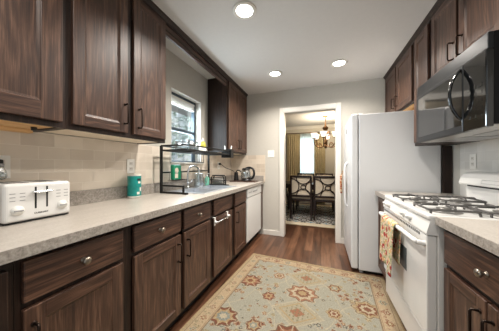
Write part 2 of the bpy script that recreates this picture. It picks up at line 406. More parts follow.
# window: dark aluminium double-hung in a white casing
fx0, fx1 = XL-0.128, XL-0.08
mb = MB(); fw = 0.038
mb.box(fx0, fx1, WFY, WFY+fw, WZ0, WZ1, 0.003).box(fx0, fx1, WY1-fw, WY1, WZ0, WZ1, 0.003).box(fx0, fx1, WFY, WY1, WZ1-fw, WZ1, 0.003).box(fx0, fx1, WFY, WY1, WZ0, WZ0+fw, 0.003)
mb.box(fx0+0.01, fx1-0.008, WFY+fw, WY1-fw, 1.60, 1.64, 0.003)
FRAMEM = plain('charcoal_aluminium', srgb(66, 80, 90), 0.4, 0.3)
win = struct('window_1', mb, FRAMEM)
obj('pane', MB().box(XL-0.106, XL-0.102, WFY+fw, WY1-fw, WZ0+fw, WZ1-fw), PANE, win)
mb = MB().box(XL-0.08, XL+0.03, WY0, WY1, WZ0, WZ0+0.018, 0.003).box(XL+0.001, XL+0.03, WY0-0.03, WY0, WZ0, WZ0+0.018, 0.003).box(XL+0.001, XL+0.03, WY1, WY1+0.03, WZ0, WZ0+0.018, 0.003)
e = 0.004
mb.box(XL-0.08, XL+0.001, WY0, WY0+e, WZ0+0.018, WZ1).box(XL-0.08, XL+0.001, WY1-e, WY1, WZ0+0.018, WZ1).box(XL-0.08, XL+0.001, WY0, WY1, WZ1-e, WZ1)
struct('trim_3', mb, TRIM)
# dining window
mb = MB()
mb.box(QX0, QX0+0.05, YD+0.03, YD+0.08, QZ0, QZ1).box(QX1-0.05, QX1, YD+0.03, YD+0.08, QZ0, QZ1).box(QX0, QX1, YD+0.03, YD+0.08, QZ0, QZ0+0.05).box(QX0, QX1, YD+0.03, YD+0.08, QZ1-0.05, QZ1).box(QX0, QX1, YD+0.03, YD+0.08, 1.46, 1.50)
w2 = struct('window_2', mb, TRIM)
obj('pane', MB().box(QX0+0.05, QX1-0.05, YD+0.05, YD+0.054, QZ0+0.05, QZ1-0.05), PANE, w2)

# ------------------------------------------------------------------ cabinets
# a panel helper: sgn=+1 faces +X (left run), -1 faces -X (right run); xb is the back plane of the front
def shaker(mb, xb, sgn, y0, y1, z0, z1, t=0.02, fr=0.058, rec=0.009):
    xf = xb+sgn*t
    mb.box(xb, xf, y0, y0+fr, z0, z1, 0.003, 0).box(xb, xf, y1-fr, y1, z0, z1, 0.003, 0)
    mb.box(xb, xf, y0+fr-0.001, y1-fr+0.001, z0, z0+fr, 0.003, 1).box(xb, xf, y0+fr-0.001, y1-fr+0.001, z1-fr, z1, 0.003, 1)
    xp = xf-sgn*rec; w = 0.012
    a = (y0+fr, y1-fr, z0+fr, z1-fr)
    mb.box(xb, xp, a[0], a[1], a[2], a[3], 0, 0)
    xo = xf-sgn*0.003
    o = [(xo, a[0], a[2]), (xo, a[1], a[2]), (xo, a[1], a[3]), (xo, a[0], a[3])]
    i = [(xp, a[0]+w, a[2]+w), (xp, a[1]-w, a[2]+w), (xp, a[1]-w, a[3]-w), (xp, a[0]+w, a[3]-w)]
    mb.add(o+i, [(0,1,5,4),(1,2,6,5),(2,3,7,6),(3,0,4,7)], 0)
def pull(parent, xf, sgn, y, z0, z1, name='handle'):
    m = MB(); d = 0.03; xo = xf+sgn*d
    m.tube([(xf-sgn*0.001, y, z1-0.006), (xo-sgn*0.004, y, z1-0.003), (xo, y, z1-0.012), (xo, y, (z0+z1)/2), (xo, y, z0+0.012), (xo-sgn*0.004, y, z0+0.003), (xf-sgn*0.001, y, z0+0.006)], 0.0048, 8)
    m.lathe((xf, y, z1-0.006), [(0.009, 0), (0.009, 0.003), (0.005, 0.004)], 10, axis='X' if sgn > 0 else '-X').lathe((xf, y, z0+0.006), [(0.009, 0), (0.009, 0.003), (0.005, 0.004)], 10, axis='X' if sgn > 0 else '-X')
    return obj(name, m, BRONZE, parent)
def knob(parent, xf, sgn, y, z):
    m = MB().lathe((xf-sgn*0.0005, y, z), [(0.011, 0), (0.011, 0.003), (0.006, 0.006), (0.006, 0.014), (0.013, 0.018), (0.0165, 0.024), (0.014, 0.031), (0.006, 0.034)], 18, axis='X' if sgn > 0 else '-X')
    return obj('knob', m, NICKEL, parent)
def door(parent, xb, sgn, y0, y1, z0, z1, hy=None, hz=None, fr=0.058):
    m = MB(); shaker(m, xb, sgn, y0, y1, z0, z1, fr=fr)
    d = obj('door', m, [WV, WH], parent)
    if hy is not None: pull(d, xb+sgn*0.02, sgn, hy, hz[0], hz[1])
    return d
def drawer(parent, xb, sgn, y0, y1, z0, z1, ky=None, name='drawer'):
    m = MB().box(xb, xb+sgn*0.02, y0, y1, z0, z1, 0.005, 0)
    d = obj(name, m, WH, parent)
    if ky is not None: knob(d, xb+sgn*0.02, sgn, ky, (z0+z1)/2)
    return d
FXL = -0.965      # front of the left base carcases; door faces at -0.945
def base_left(y0, y1, label):
    r = thing('base_cabinet', label, 'cabinet', (-1.25, (y0+y1)/2, 0), 'base cabinets along the window wall')
    m = MB()
    m.box(XL+0.012, FXL-0.02, y0, y0+0.016, 0.10, 0.872).box(XL+0.012, FXL-0.02, y1-0.016, y1, 0.10, 0.872).box(XL+0.012, FXL-0.02, y0, y1, 0.10, 0.118).box(XL+0.012, XL+0.024, y0, y1, 0.10, 0.872)
    # face frame
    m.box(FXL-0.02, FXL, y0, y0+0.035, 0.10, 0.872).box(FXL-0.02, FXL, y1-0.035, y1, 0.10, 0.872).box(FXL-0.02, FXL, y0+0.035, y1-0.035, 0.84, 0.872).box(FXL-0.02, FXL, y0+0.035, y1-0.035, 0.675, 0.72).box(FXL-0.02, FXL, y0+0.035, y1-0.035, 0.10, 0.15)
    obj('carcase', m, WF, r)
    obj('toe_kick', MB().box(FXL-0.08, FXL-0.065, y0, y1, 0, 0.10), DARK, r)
    return r
DT, DB, OT, OB = 0.853, 0.708, 0.686, 0.125
c = base_left(-0.30, 0.362, 'dark stained base cabinet cut off by the left edge of the picture')
obj('panel', MB().box(FXL, FXL+0.02, -0.28, 0.345, 0.12, 0.84, 0.004), WF, c)
c = base_left(0.363, 0.766, 'single-door oak base cabinet below the white toaster, one knobbed drawer over its door')
drawer(c, FXL, 1, 0.379, 0.742, DB, DT, 0.56); door(c, FXL, 1, 0.379, 0.742, OB, OT, 0.405, (0.50, 0.632))
c = base_left(0.767, 1.618, 'double-door oak base cabinet with two knobbed drawers, below the teal canister')
drawer(c, FXL, 1, 0.805, 1.185, DB, DT, 0.985); drawer(c, FXL, 1, 1.224, 1.592, DB, DT, 1.40)
door(c, FXL, 1, 0.805, 1.185, OB, OT, 1.155, (0.50, 0.632)); door(c, FXL, 1, 1.224, 1.592, OB, OT, 1.257, (0.50, 0.632))
obj('centre_stile', MB().box(FXL-0.02, FXL, 1.186, 1.223, 0.15, 0.84), WF, c)
c = base_left(1.619, 2.54, 'oak sink base cabinet with two doors and knobless false drawer fronts')
drawer(c, FXL, 1, 1.66, 2.06, DB, DT, None, 'false_front'); drawer(c, FXL, 1, 2.15, 2.512, DB, DT, None, 'false_front')
door(c, FXL, 1, 1.66, 2.06, OB, OT); door(c, FXL, 1, 2.15, 2.512, OB, OT, 2.19, (0.50, 0.632))
obj('centre_stile', MB().box(FXL-0.02, FXL, 2.061, 2.149, 0.15, 0.84), WF, c)
# narrow end cabinet beyond the dishwasher
r = thing('base_cabinet', 'slim dark oak cabinet end between white dishwasher and back wall', 'cabinet', (-1.25, 3.28, 0), 'base cabinets along the window wall')
obj('carcase', MB().box(XL+0.012, FXL, 3.222, 3.324, 0.10, 0.872), WF, r)
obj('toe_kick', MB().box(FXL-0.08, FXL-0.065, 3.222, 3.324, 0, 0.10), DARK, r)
obj('panel', MB().box(FXL, FXL+0.02, 3.226, 3.322, 0.12, 0.86, 0.003), WV, r)

# dishwasher
r = thing('dishwasher', 'white dishwasher built in under the far end of the left worktop', 'dishwasher', (-1.25, 2.88, 0))
obj('body', MB().box(XL+0.03, FXL-0.01, 2.55, 3.212, 0.10, 0.868), PLAST, r)
obj('door', MB().box(FXL-0.01, FXL+0.022, 2.553, 3.208, 0.13, 0.735, 0.006), WHITE, r)
m = MB().box(FXL-0.01, FXL+0.026, 2.553, 3.208, 0.742, 0.862, 0.006)
p = obj('control_panel', m, WHITE, r)
obj('latch', MB().box(FXL+0.024, FXL+0.034, 2.78, 2.98, 0.795, 0.815, 0.004), GREYP, p)
mm = MB()
for k in range(4): mm.box(FXL+0.025, FXL+0.029, 2.60+k*0.04, 2.625+k*0.04, 0.80, 0.812, 0.001)
obj('button_row', mm, GREYP, p)
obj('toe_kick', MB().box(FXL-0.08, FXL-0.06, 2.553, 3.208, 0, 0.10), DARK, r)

# left worktop with sink cutout
SX0, SX1, SY0, SY1 = -1.465, -1.035, 1.62, 2.375
m = MB(); CT0, CT1 = 0.874, 0.914; cxf = -0.92
def wt_box(x0, x1, y0, y1): m.box(x0, x1, y0, y1, CT0, CT1, 0, 0)
wt_box(XL+0.01, cxf-0.004, Y0, SY0); wt_box(XL+0.01, cxf-0.004, SY1, YB-0.01); wt_box(XL+0.01, SX0, SY0, SY1); wt_box(SX1, cxf-0.004, SY0, SY1)
wt = solo('worktop', m, [STONE], 'long beige stone-look laminate worktop along the window wall', 'worktop', (-1.24, 1.2, 0.874))
obj('front_edge', MB().box(cxf-0.004, cxf, Y0, YB-0.01, CT0-0.001, CT1+0.0005, 0.0015), EDGE, wt)
obj('upstand', MB().box(XL+0.009, XL+0.028, Y0, YB-0.01, CT1, CT1+0.095, 0.003).box(XL+0.028, cxf-0.01, YB-0.028, YB-0.009, CT1, CT1+0.095, 0.003), EDGE, wt)

# wall cabinets
FWL = -1.251     # carcase front; door faces at -1.231
CB, CTOP = 1.372, 2.385
def crown(m, xf, sgn, y0, y1):
    pts = [(xf-sgn*0.02, ZC-0.001), (xf+sgn*0.034, ZC-0.001), (xf+sgn*0.030, ZC-0.014), (xf+sgn*0.012, ZC-0.034), (xf+sgn*0.010, ZC-0.05), (xf-sgn*0.02, ZC-0.05)]
    m.prism(pts, y0, y1, 'XZ')
def wallcab_left(y0, y1, label, under):
    r = thing('wall_cabinet', label, 'cabinet', (-1.4, (y0+y1)/2, CB), 'wall cabinets on the window wall')
    m = MB()
    m.box(XL+0.01, FWL-0.02, y0, y0+0.018, CB, ZC-0.002).box(XL+0.01, FWL-0.02, y1-0.018, y1, CB, ZC-0.002).box(XL+0.01, XL+0.02, y0, y1, CB+0.02, ZC-0.002)
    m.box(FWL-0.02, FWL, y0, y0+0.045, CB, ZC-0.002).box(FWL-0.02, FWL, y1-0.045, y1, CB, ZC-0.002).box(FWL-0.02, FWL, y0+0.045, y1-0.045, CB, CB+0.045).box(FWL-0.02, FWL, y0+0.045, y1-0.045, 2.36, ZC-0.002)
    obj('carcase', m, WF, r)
    obj('underside', MB().box(XL+0.012, FWL-0.02, y0+0.018, y1-0.018, CB+0.006, CB+0.018), under, r)
    m = MB(); crown(m, FWL+0.002, 1, y0, y1); obj('crown', m, WF, r)
    return r
DZ0, DZ1 = 1.40, 2.385
c = wallcab_left(0.02, 0.655, 'oak wall cabinet at the left edge of the picture, pine underside showing', PINE)
door(c, FWL, 1, 0.05, 0.636, DZ0, DZ1, 0.09, (1.45, 1.59), fr=0.085)
mm = MB().box(-1.545, -1.50, 0.04, 0.64, CB-0.014, CB+0.006, 0.003); b = obj('batten', mm, PINE, c)
obj('button', MB().lathe((-1.40, 0.60, CB+0.006), [(0.012, 0), (0.012, -0.016), (0.006, -0.018)], 14), BLACK, c)
c = wallcab_left(0.656, 1.363, 'double-door oak wall cabinet left of the window, above the teal canister', CREAMW)
door(c, FWL, 1, 0.68, 1.0, DZ0, DZ1, 0.985-0.008, (1.455, 1.592)); door(c, FWL, 1, 1.045, 1.35, DZ0, DZ1, 1.085, (1.445, 1.588))
obj('centre_stile', MB().box(FWL-0.02, FWL, 1.001, 1.044, CB+0.045, 2.36), WF, c)
c = wallcab_left(2.535, 3.325, 'oak wall cabinet in the far left corner above the electric kettle', CREAMW)
door(c, FWL, 1, 2.575, 2.942, DZ0, DZ1, 2.905, (1.45, 1.585)); door(c, FWL, 1, 2.952, 3.305, DZ0, DZ1, 2.985, (1.45, 1.585))
# valance bridging over the window
m = MB().box(FWL-0.02, FWL, 1.364, 2.534, 2.30, ZC-0.002, 0.002)
r = solo('valance', m, WH, 'dark oak valance board bridging over the window between wall cabinets', 'valance', (FWL-0.01, 1.95, 2.30))
m = MB(); crown(m, FWL+0.002, 1, 1.364, 2.534); obj('crown', m, WF, r)
obj('bead', MB().box(FWL, FWL+0.008, 1.366, 2.532, 2.335, 2.345, 0.003), WF, r)

# right wall cabinets (faces at 0.85)
FWR = 0.87
def wallcab_right(y0, y1, zb, label, under=None):
    r = thing('wall_cabinet', label, 'cabinet', (1.02, (y0+y1)/2, zb), 'wall cabinets on the cooker wall')
    m = MB()
    m.box(FWR+0.02, XR-0.009, y0, y0+0.018, zb, ZC-0.002).box(FWR+0.02, XR-0.009, y1-0.018, y1, zb, ZC-0.002).box(FWR+0.02, XR-0.009, y0+0.018, y1-0.018, zb+0.006, zb+0.02).box(XR-0.02, XR-0.009, y0, y1, zb+0.02, ZC-0.002)
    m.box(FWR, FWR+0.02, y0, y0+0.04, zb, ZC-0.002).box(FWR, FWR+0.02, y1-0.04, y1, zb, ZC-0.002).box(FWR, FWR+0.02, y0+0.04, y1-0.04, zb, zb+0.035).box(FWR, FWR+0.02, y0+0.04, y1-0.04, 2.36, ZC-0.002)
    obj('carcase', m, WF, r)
    obj('underside', MB().box(FWR+0.02, XR-0.009, y0+0.018, y1-0.018, zb+0.001, zb+0.006), under or WF, r)
    m = MB(); crown(m, FWR-0.002, -1, y0, y1); obj('crown', m, WF, r)
    return r
c = wallcab_right(2.40, 3.325, 1.815, 'two-door oak wall cabinet above the white refrigerator', PINE)
door(c, FWR, -1, 2.43, 2.86, 1.835, DZ1, 2.825, (1.885, 2.01)); door(c, FWR, -1, 2.895, 3.30, 1.835, DZ1, 2.93, (1.885, 2.01))
c = wallcab_right(2.095, 2.399, 1.372, 'tall slim oak wall cabinet between microwave and refrigerator')
door(c, FWR, -1, 2.11, 2.37, 1.40, DZ1)
c = wallcab_right(1.30, 2.094, 1.842, 'two-door oak wall cabinet directly above the black microwave')
door(c, FWR, -1, 1.725, 2.045, 1.86, DZ1, 1.757, (1.90, 2.025), fr=0.05); door(c, FWR, -1, 1.36, 1.70, 1.86, DZ1, 1.662, (1.89, 2.02), fr=0.05)

# right base cabinet + worktop
FXR = 0.605
r = thing('base_cabinet', 'oak base cabinet right of the stove, one wide drawer above two doors', 'cabinet', (0.9, 1.0, 0))
y0, y1 = 0.70, 1.30; m = MB()
m.box(FXR+0.02, XR-0.01, y0, y0+0.016, 0.10, 0.872).box(FXR+0.02, XR-0.01, y1-0.016, y1, 0.10, 0.872).box(FXR+0.02, XR-0.01, y0, y1, 0.10, 0.118).box(XR-0.022, XR-0.01, y0, y1, 0.10, 0.872)
m.box(FXR, FXR+0.02, y0, y0+0.03, 0.10, 0.872).box(FXR, FXR+0.02, y1-0.03, y1, 0.10, 0.872).box(FXR, FXR+0.02, y0+0.03, y1-0.03, 0.845, 0.872).box(FXR, FXR+0.02, y0+0.03, y1-0.03, 0.66, 0.72).box(FXR, FXR+0.02, y0+0.03, y1-0.03, 0.10, 0.15)
obj('carcase', m, WF, r)
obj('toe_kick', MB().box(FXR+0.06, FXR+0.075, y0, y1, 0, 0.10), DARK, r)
drawer(r, FXR, -1, 0.725, 1.285, 0.69, 0.853, 1.005)
door(r, FXR, -1, 1.012, 1.285, OB, 0.665, 1.04, (0.47, 0.615), fr=0.05); door(r, FXR, -1, 0.725, 1.004, OB, 0.665, 0.975, (0.47, 0.615), fr=0.05)
wt2 = solo('worktop', MB().box(0.564, XR-0.009, 0.66, 1.307, CT0, CT1), [STONE], 'short beige worktop right of the stove in the foreground', 'worktop', (0.88, 1.0, CT0))
obj('front_edge', MB().box(0.56, 0.564, 0.66, 1.307, CT0-0.001, CT1+0.0005, 0.0015), EDGE, wt2)
# narrow cabinet between stove and fridge
r = thing('base_cabinet', 'slim dark base cabinet squeezed between stove and refrigerator', 'cabinet', (0.9, 2.28, 0))
obj('carcase', MB().box(0.585, XR-0.01, 2.125, 2.44, 0.10, 0.872), WF, r)
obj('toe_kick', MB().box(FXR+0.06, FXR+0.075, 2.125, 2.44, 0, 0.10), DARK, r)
door(r, 0.585, -1, 2.13, 2.435, OB, 0.853, fr=0.04)
obj('gap_shade_strip', MB().box(1.112, XR-0.009, 2.452, 2.466, 0.914, 1.37), WF, r)  # dark strip added so the unlit gap beside the fridge reads black
wt3 = solo('worktop', MB().box(0.544, XR-0.009, 2.105, 2.448, CT0, CT1), [STONE], 'narrow strip of beige worktop between stove and refrigerator', 'worktop', (0.88, 2.28, CT0))
obj('front_edge', MB().box(0.54, 0.544, 2.105, 2.448, CT0-0.001, CT1+0.0005, 0.0015), EDGE, wt3)

# ------------------------------------------------------------------ refrigerator
r = thing('refrigerator', 'tall white side-by-side refrigerator against the right wall', 'refrigerator', (0.72, 2.86, 0))
FY0, FY1 = 2.475, 3.225
obj('body', MB().box(0.392, 1.11, FY0, FY1, 0.032, 1.745, 0.008), FRIDGEW, r)
for (a, b, lab) in ((FY0+0.002, 2.86, 0), (2.866, FY1-0.002, 1)):
    d = obj('door', MB().box(0.318, 0.385, a, b, 0.04, 1.75, 0.014, seg=3), FRIDGEW, r)
    yy = 2.83 if lab == 0 else 2.896
    hm = MB().tube(spline([(0.32, yy, 1.22), (0.298, yy, 1.19), (0.289, yy, 1.12), (0.288, yy, 0.95), (0.289, yy, 0.76), (0.298, yy, 0.69), (0.32, yy, 0.66)], 5), 0.011, 10, ry=0.014)
    obj('handle', hm, FRIDGEW, d)
obj('base_grille', MB().box(0.40, 0.43, FY0+0.01, FY1-0.01, 0.004, 0.031, 0.003), GREYP, r)
obj('underframe', MB().box(0.44, 1.09, FY0+0.02, FY1-0.02, 0.0005, 0.0315), BLACK, r)
for yy in (FY0+0.03, FY1-0.08): obj('hinge_cover', MB().box(0.335, 0.44, yy, yy+0.05, 1.744, 1.762, 0.006), WHITE, r)
mm = MB().box(0.3155, 0.3185, 2.905, 2.93, 1.60, 1.66, 0.001); solo('magnet', mm, INK, 'small dark magnet on the refrigerator door', 'magnet', (0.317, 2.917, 1.60))
# mitt on the fridge handle
def mitt(u, v):
    w = 0.055*(1-0.35*(v > 0.8)*(v-0.8)*5)
    return (0.254-0.004*math.sin(v*PI)-0.006*math.cos(u*PI*2), 2.896+(u-0.5)*2*w, 1.06-0.24*v)
m = MB().grid(mitt, 10, 14)
mt = solo('oven_mitt', m, MITT, 'rust floral oven mitt hanging from the refrigerator handle', 'oven mitt', (0.25, 2.896, 0.95), solid=0.012)
obj('hanging_loop', MB().tube(spline([(0.250, 2.896, 1.05), (0.260, 2.893, 1.09), (0.268, 2.894, 1.115), (0.272, 2.897, 1.09), (0.258, 2.90, 1.055)], 5), 0.0025, 6), TOWELBACK, mt)

# ------------------------------------------------------------------ stove
SYA, SYB = 1.314, 2.098
r = thing('stove', 'white freestanding gas stove with four burners on the right wall', 'stove', (0.86, 1.72, 0))
m = MB().box(0.575, 1.15, SYA, SYB, 0.05, 0.885, 0.004)
body = obj('body', m, WHITE, r)
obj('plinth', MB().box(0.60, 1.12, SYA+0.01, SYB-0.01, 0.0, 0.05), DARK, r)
# cooktop: shallow tray with a raised rim
m = MB().box(0.545, 1.09, SYA, SYB, 0.885, 0.906, 0.006)
m.box(0.535, 0.575, SYA, SYB, 0.889, 0.918, 0.010, seg=3).box(1.06, 1.09, SYA, SYB, 0.90, 0.914, 0.006).box(0.56, 1.08, SYA, SYA+0.03, 0.895, 0.916, 0.008).box(0.56, 1.08, SYB-0.03, SYB, 0.895, 0.916, 0.008)
obj('cooktop', m, WHITE, r)
# control panel (leans back)
m = MB().prism([(0.545, 0.892), (0.575, 0.892), (0.575, 0.812), (0.528, 0.812), (0.526, 0.822)], SYA, SYB, 'XZ')
cp = obj('control_panel', m, WHITE, r)
def stove_knob(y):
    n = Vector((-0.97, 0, 0.24)).normalized(); c0 = Vector((0.5350, y, 0.855))
    m = MB(); q = Vector((0, 0, 1)).rotation_difference(n).to_matrix().to_4x4()
    m.M = Matrix.Translation(c0) @ q
    m.lathe((0, 0, 0), [(0.023, -0.003), (0.023, 0.004), (0.019, 0.008), (0.0175, 0.022), (0.014, 0.024), (0.0, 0.024)], 20)
    m.box(-0.004, 0.004, -0.017, 0.017, 0.02, 0.03, 0.002)
    return obj('knob', m, WHITE, cp)
for y in (2.02, 1.945, 1.635, 1.535): stove_knob(y)
# oven door
m = MB().box(0.53, 0.574, SYA+0.006, SYB-0.006, 0.272, 0.808, 0.006)
od = obj('oven_door', m, WHITE, r)
obj('window', MB().box(0.5285, 0.5315, 1.585, 1.885, 0.485, 0.635, 0.001), plain('grey_oven_glass', srgb(84, 88, 88), 0.25), od)
m = MB(); hz, hx = 0.756, 0.492
m.tube(spline([(0.531, SYA+0.03, hz), (0.502, SYA+0.035, hz+0.004), (hx, SYA+0.08, hz+0.006), (hx, 1.72, hz+0.006), (hx, SYB-0.08, hz+0.006), (0.50, SYB-0.035, hz+0.004), (0.531, SYB-0.03, hz)], 6), 0.014, 12, ry=0.012)
obj('handle', m, WHITE, od)
vm = MB()
for k in range(26): vm.box(0.5293, 0.5307, 1.40+k*0.0262, 1.416+k*0.0262, 0.787, 0.802)
obj('vent_slots', vm, INK, od)
m = MB().box(0.545, 0.574, SYA+0.006, SYB-0.006, 0.062, 0.262, 0.006).box(0.538, 0.56, SYA+0.02, SYB-0.02, 0.236, 0.258, 0.006)
obj('warming_drawer', m, WHITE, r)
# backguard with rounded hood
pts = [(1.15, 0.90), (1.10, 0.90), (1.10, 1.03), (1.055, 1.035), (1.05, 1.045), (1.062, 1.085), (1.082, 1.115), (1.105, 1.13), (1.15, 1.135)]
m = MB().prism(pts, SYA, SYB, 'XZ')
bg = obj('backguard', m, WHITE, r)
mm = MB()
def disp(y, z): # on the slanted hood face
    t = (z-1.045)/0.04; return (1.05+0.012*t-0.001, y, z)
ctr = [(1.86, 1.055), (1.86, 1.078), (1.70, 1.078), (1.70, 1.055)]
mm.tube([disp(a, b) for a, b in ctr], 0.0012, 6, closed=True)
obj('display_outline', mm, GREYP, bg)
obj('seam', MB().box(1.0985, 1.10, SYA+0.01, SYB-0.01, 1.018, 1.029), INK, bg)
# burners and grates
def burner(x, y):
    m = MB().lathe((x, y, 0.904), [(0.085, 0), (0.08, 0.004), (0.05, 0.004), (0.045, 0.001), (0.03, 0.002), (0.028, 0.014), (0.034, 0.017), (0.034, 0.023), (0.0, 0.026)], 24)
    obj('burner', m, BURN, r)
    g = MB(); h = 0.115; z = 0.944
    ring = []
    for (a, b) in ((-1,-1),(1,-1),(1,1),(-1,1)):
        for q in range(4):
            an = math.atan2(b, a)+(q-1.5)/3*PI/2
            ring.append((x+a*(h-0.03)+0.03*math.cos(an), y+b*(h-0.03)+0.03*math.sin(an), z-0.012))
    g.tube(ring, 0.0066, 6, closed=True)
    for (a, b) in ((1,0),(-1,0),(0,1),(0,-1)):
        g.tube([(x+a*h, y+b*h, z-0.012), (x+a*(h-0.012), y+b*(h-0.012), z), (x+a*0.03, y+b*0.03, z)], 0.0066, 6)
    for (a, b) in ((1,1),(-1,1),(1,-1),(-1,-1)):
        g.tube([(x+a*(h-0.012), y+b*(h-0.012), z-0.012), (x+a*(h-0.008), y+b*(h-0.008), 0.907)], 0.0066, 6)
    obj('grate', g, IRON, r)
for x in (0.69, 0.945):
    for y in (1.515, 1.92): burner(x, y)
# tea towel over the oven handle
bar = Vector((hx, 0, hz+0.006))
def towel(y0, y1, zf, zb, ph):
    def fn(u, v):
        y = y0+(y1-y0)*u; L1 = bar.z-zf; L2 = bar.z-zb; R = 0.019; tot = L1+PI*R+L2; s = v*tot
        wv = 0.010*math.sin(u*9+ph)
        if s < L1:
            k = 1-s/L1; x = bar.x-R-0.004-wv*k*0.9-0.006*k-abs(wv)*0; z = zf+s+0.03*(u-0.5)*k; yy = y+0.010*k*math.sin(4*u+ph)
            x -= 0.004*(1+math.sin(u*9+ph))*k
        elif s < L1+PI*R:
            a = (s-L1)/R; x = bar.x-R*math.cos(a); z = bar.z+R*math.sin(a); yy = y
        else:
            d = s-L1-PI*R; k = d/L2; x = bar.x+R-0.008*k; z = bar.z-d; yy = y
        return (x, yy, z)
    return MB().grid(fn, 26, 40)
tw = solo('tea_towel', towel(1.63, 1.925, 0.42, 0.50, 0.3), TOWEL, 'floral cream tea towel draped over the oven door handle', 'towel', (hx, 1.79, hz), solid=0.004)

# ------------------------------------------------------------------ microwave
r = thing('microwave', 'black over-the-range microwave under the right wall cabinets', 'microwave', (0.97, 1.72, 1.37))
MX, MY0, MY1, MZ0, MZ1 = 0.765, 1.318, 2.085, 1.372, 1.838
obj('body', MB().box(MX+0.03, XR-0.01, MY0, MY1, MZ0+0.012, MZ1, 0.003), MATTB, r)
obj('underside', MB().box(MX+0.03, XR-0.02, MY0+0.01, MY1-0.01, MZ0, MZ0+0.0115), plain('brushed_underside', srgb(186, 184, 180), 0.35, 0.6), r)
obj('grease_filter', MB().box(0.90, 1.10, 1.42, 1.66, MZ0-0.003, MZ0).box(0.90, 1.10, 1.74, 1.98, MZ0-0.003, MZ0), GREYP, r)
obj('vent_strip', MB().box(MX+0.006, MX+0.03, MY0, MY1, 1.755, MZ1, 0.004), MWB, r)
PY = 1.49     # door / control panel seam
m = MB().box(MX, MX+0.03, PY+0.002, MY1, MZ0, 1.753, 0.005)
dr = obj('door', m, MWB, r)
obj('glass', MB().box(MX-0.0015, MX+0.001, PY+0.006, MY1-0.045, MZ0+0.04, 1.728, 0.0005), GLOSSB, dr)
m = MB().tube(spline([(MX-0.002, PY+0.018, 1.735), (MX-0.02, PY+0.018, 1.71), (MX-0.043, PY+0.018, 1.66), (MX-0.052, PY+0.018, 1.59), (MX-0.043, PY+0.018, 1.52), (MX-0.02, PY+0.018, 1.47), (MX-0.002, PY+0.018, 1.445)], 6), 0.008, 10, ry=0.011)
obj('handle', m, GLOSSB, dr)
cpn = obj('control_panel', MB().box(MX, MX+0.03, MY0, PY-0.002, MZ0, 1.753, 0.005), GLOSSB, r)
bm_ = MB()
for a in range(3):
    for b in range(5): bm_.box(MX-0.0012, MX+0.0004, 1.345+a*0.042, 1.372+a*0.042, 1.43+b*0.038, 1.45+b*0.038, 0.0003)
obj('keypad', bm_, GLOSSB, cpn)

# ------------------------------------------------------------------ ceiling lights
lab = {0: 'round recessed ceiling light nearest the camera, by the left cabinets', 1: 'round recessed ceiling light deeper in the room, left of the far pair', 2: 'round recessed ceiling light on the right, before the doorway',
       3: 'recessed ceiling light above the stove, out at the top', 4: 'unseen ceiling light added for fill, left foreground', 5: 'unseen ceiling light added for fill, right foreground'}
root = None
for i, (x, y) in enumerate(CAN_POS):
    if root is None:
        root = thing('ceiling_light', lab[0], 'ceiling light', (x, y, ZC), 'recessed ceiling lights')
        m = MB().lathe((x, y, ZC), [(0.068, 0), (0.096, 0), (0.096, -0.006), (0.09, -0.010), (0.074, -0.010), (0.068, -0.006)], 32); obj('trim_ring', m, TRIM, root)
        m = MB().lathe((x, y, ZC), [(0.07, -0.001), (0.07, -0.006), (0.05, -0.008), (0.0, -0.009)], 32); obj('lens', m, LAMPDISC, root)
    else: dup(root, (x, y, ZC), lab[i])

# ------------------------------------------------------------------ sink, faucet
r = thing('sink', 'stainless steel double-bowl sink set into the left worktop', 'sink', (-1.25, 2.06, 0.914))
def bowl(y0, y1):
    m = MB(); x0, x1 = -1.40, -1.065; zt, zb = 0.918, 0.76; i = 0.025
    o = [(x0, y0, zt), (x1, y0, zt), (x1, y1, zt), (x0, y1, zt)]; b = [(x0+i, y0+i, zb), (x1-i, y0+i, zb), (x1-i, y1-i, zb), (x0+i, y1-i, zb)]
    m.add(o+b, [(4,5,6,7),(0,1,5,4),(1,2,6,5),(2,3,7,6),(3,0,4,7)]); m.lathe(((x0+x1)/2, (y0+y1)/2, zb), [(0.04, 0.001), (0.04, 0.003), (0.02, 0.001)], 16)
    obj('bowl', m, STEEL, r)
bowl(1.65, 1.985); bowl(2.01, 2.345)
m = MB()
for (x0, x1, y0, y1) in ((SX0-0.012, -1.40, SY0-0.012, SY1+0.012), (-1.065, SX1+0.012, SY0-0.012, SY1+0.012), (-1.40, -1.065, SY0-0.012, 1.65), (-1.40, -1.065, 1.985, 2.01), (-1.40, -1.065, 2.345, SY1+0.012)):
    m.box(x0, x1, y0, y1, 0.9145, 0.920, 0)
obj('rim', m, STEEL, r)
r = thing('faucet', 'chrome gooseneck faucet standing behind the sink', 'faucet', (-1.432, 1.91, 0.92))
fx, fy = -1.432, 1.91
m = MB().lathe((fx, fy, 0.92), [(0.028, 0), (0.028, 0.01), (0.018, 0.02), (0.015, 0.06), (0.012, 0.07)], 18); obj('base', m, CHROME, r)
m = MB().tube(spline([(fx, fy, 0.98), (fx, fy, 1.09), (fx+0.02, fy, 1.15), (fx+0.08, fy, 1.175), (fx+0.14, fy, 1.15), (fx+0.155, fy, 1.09)], 6), 0.0105, 12); obj('spout', m, CHROME, r)
m = MB().tube([(fx, fy+0.012, 0.975), (fx+0.01, fy+0.04, 0.99), (fx+0.03, fy+0.085, 1.02)], 0.006, 8); obj('lever', m, CHROME, r)

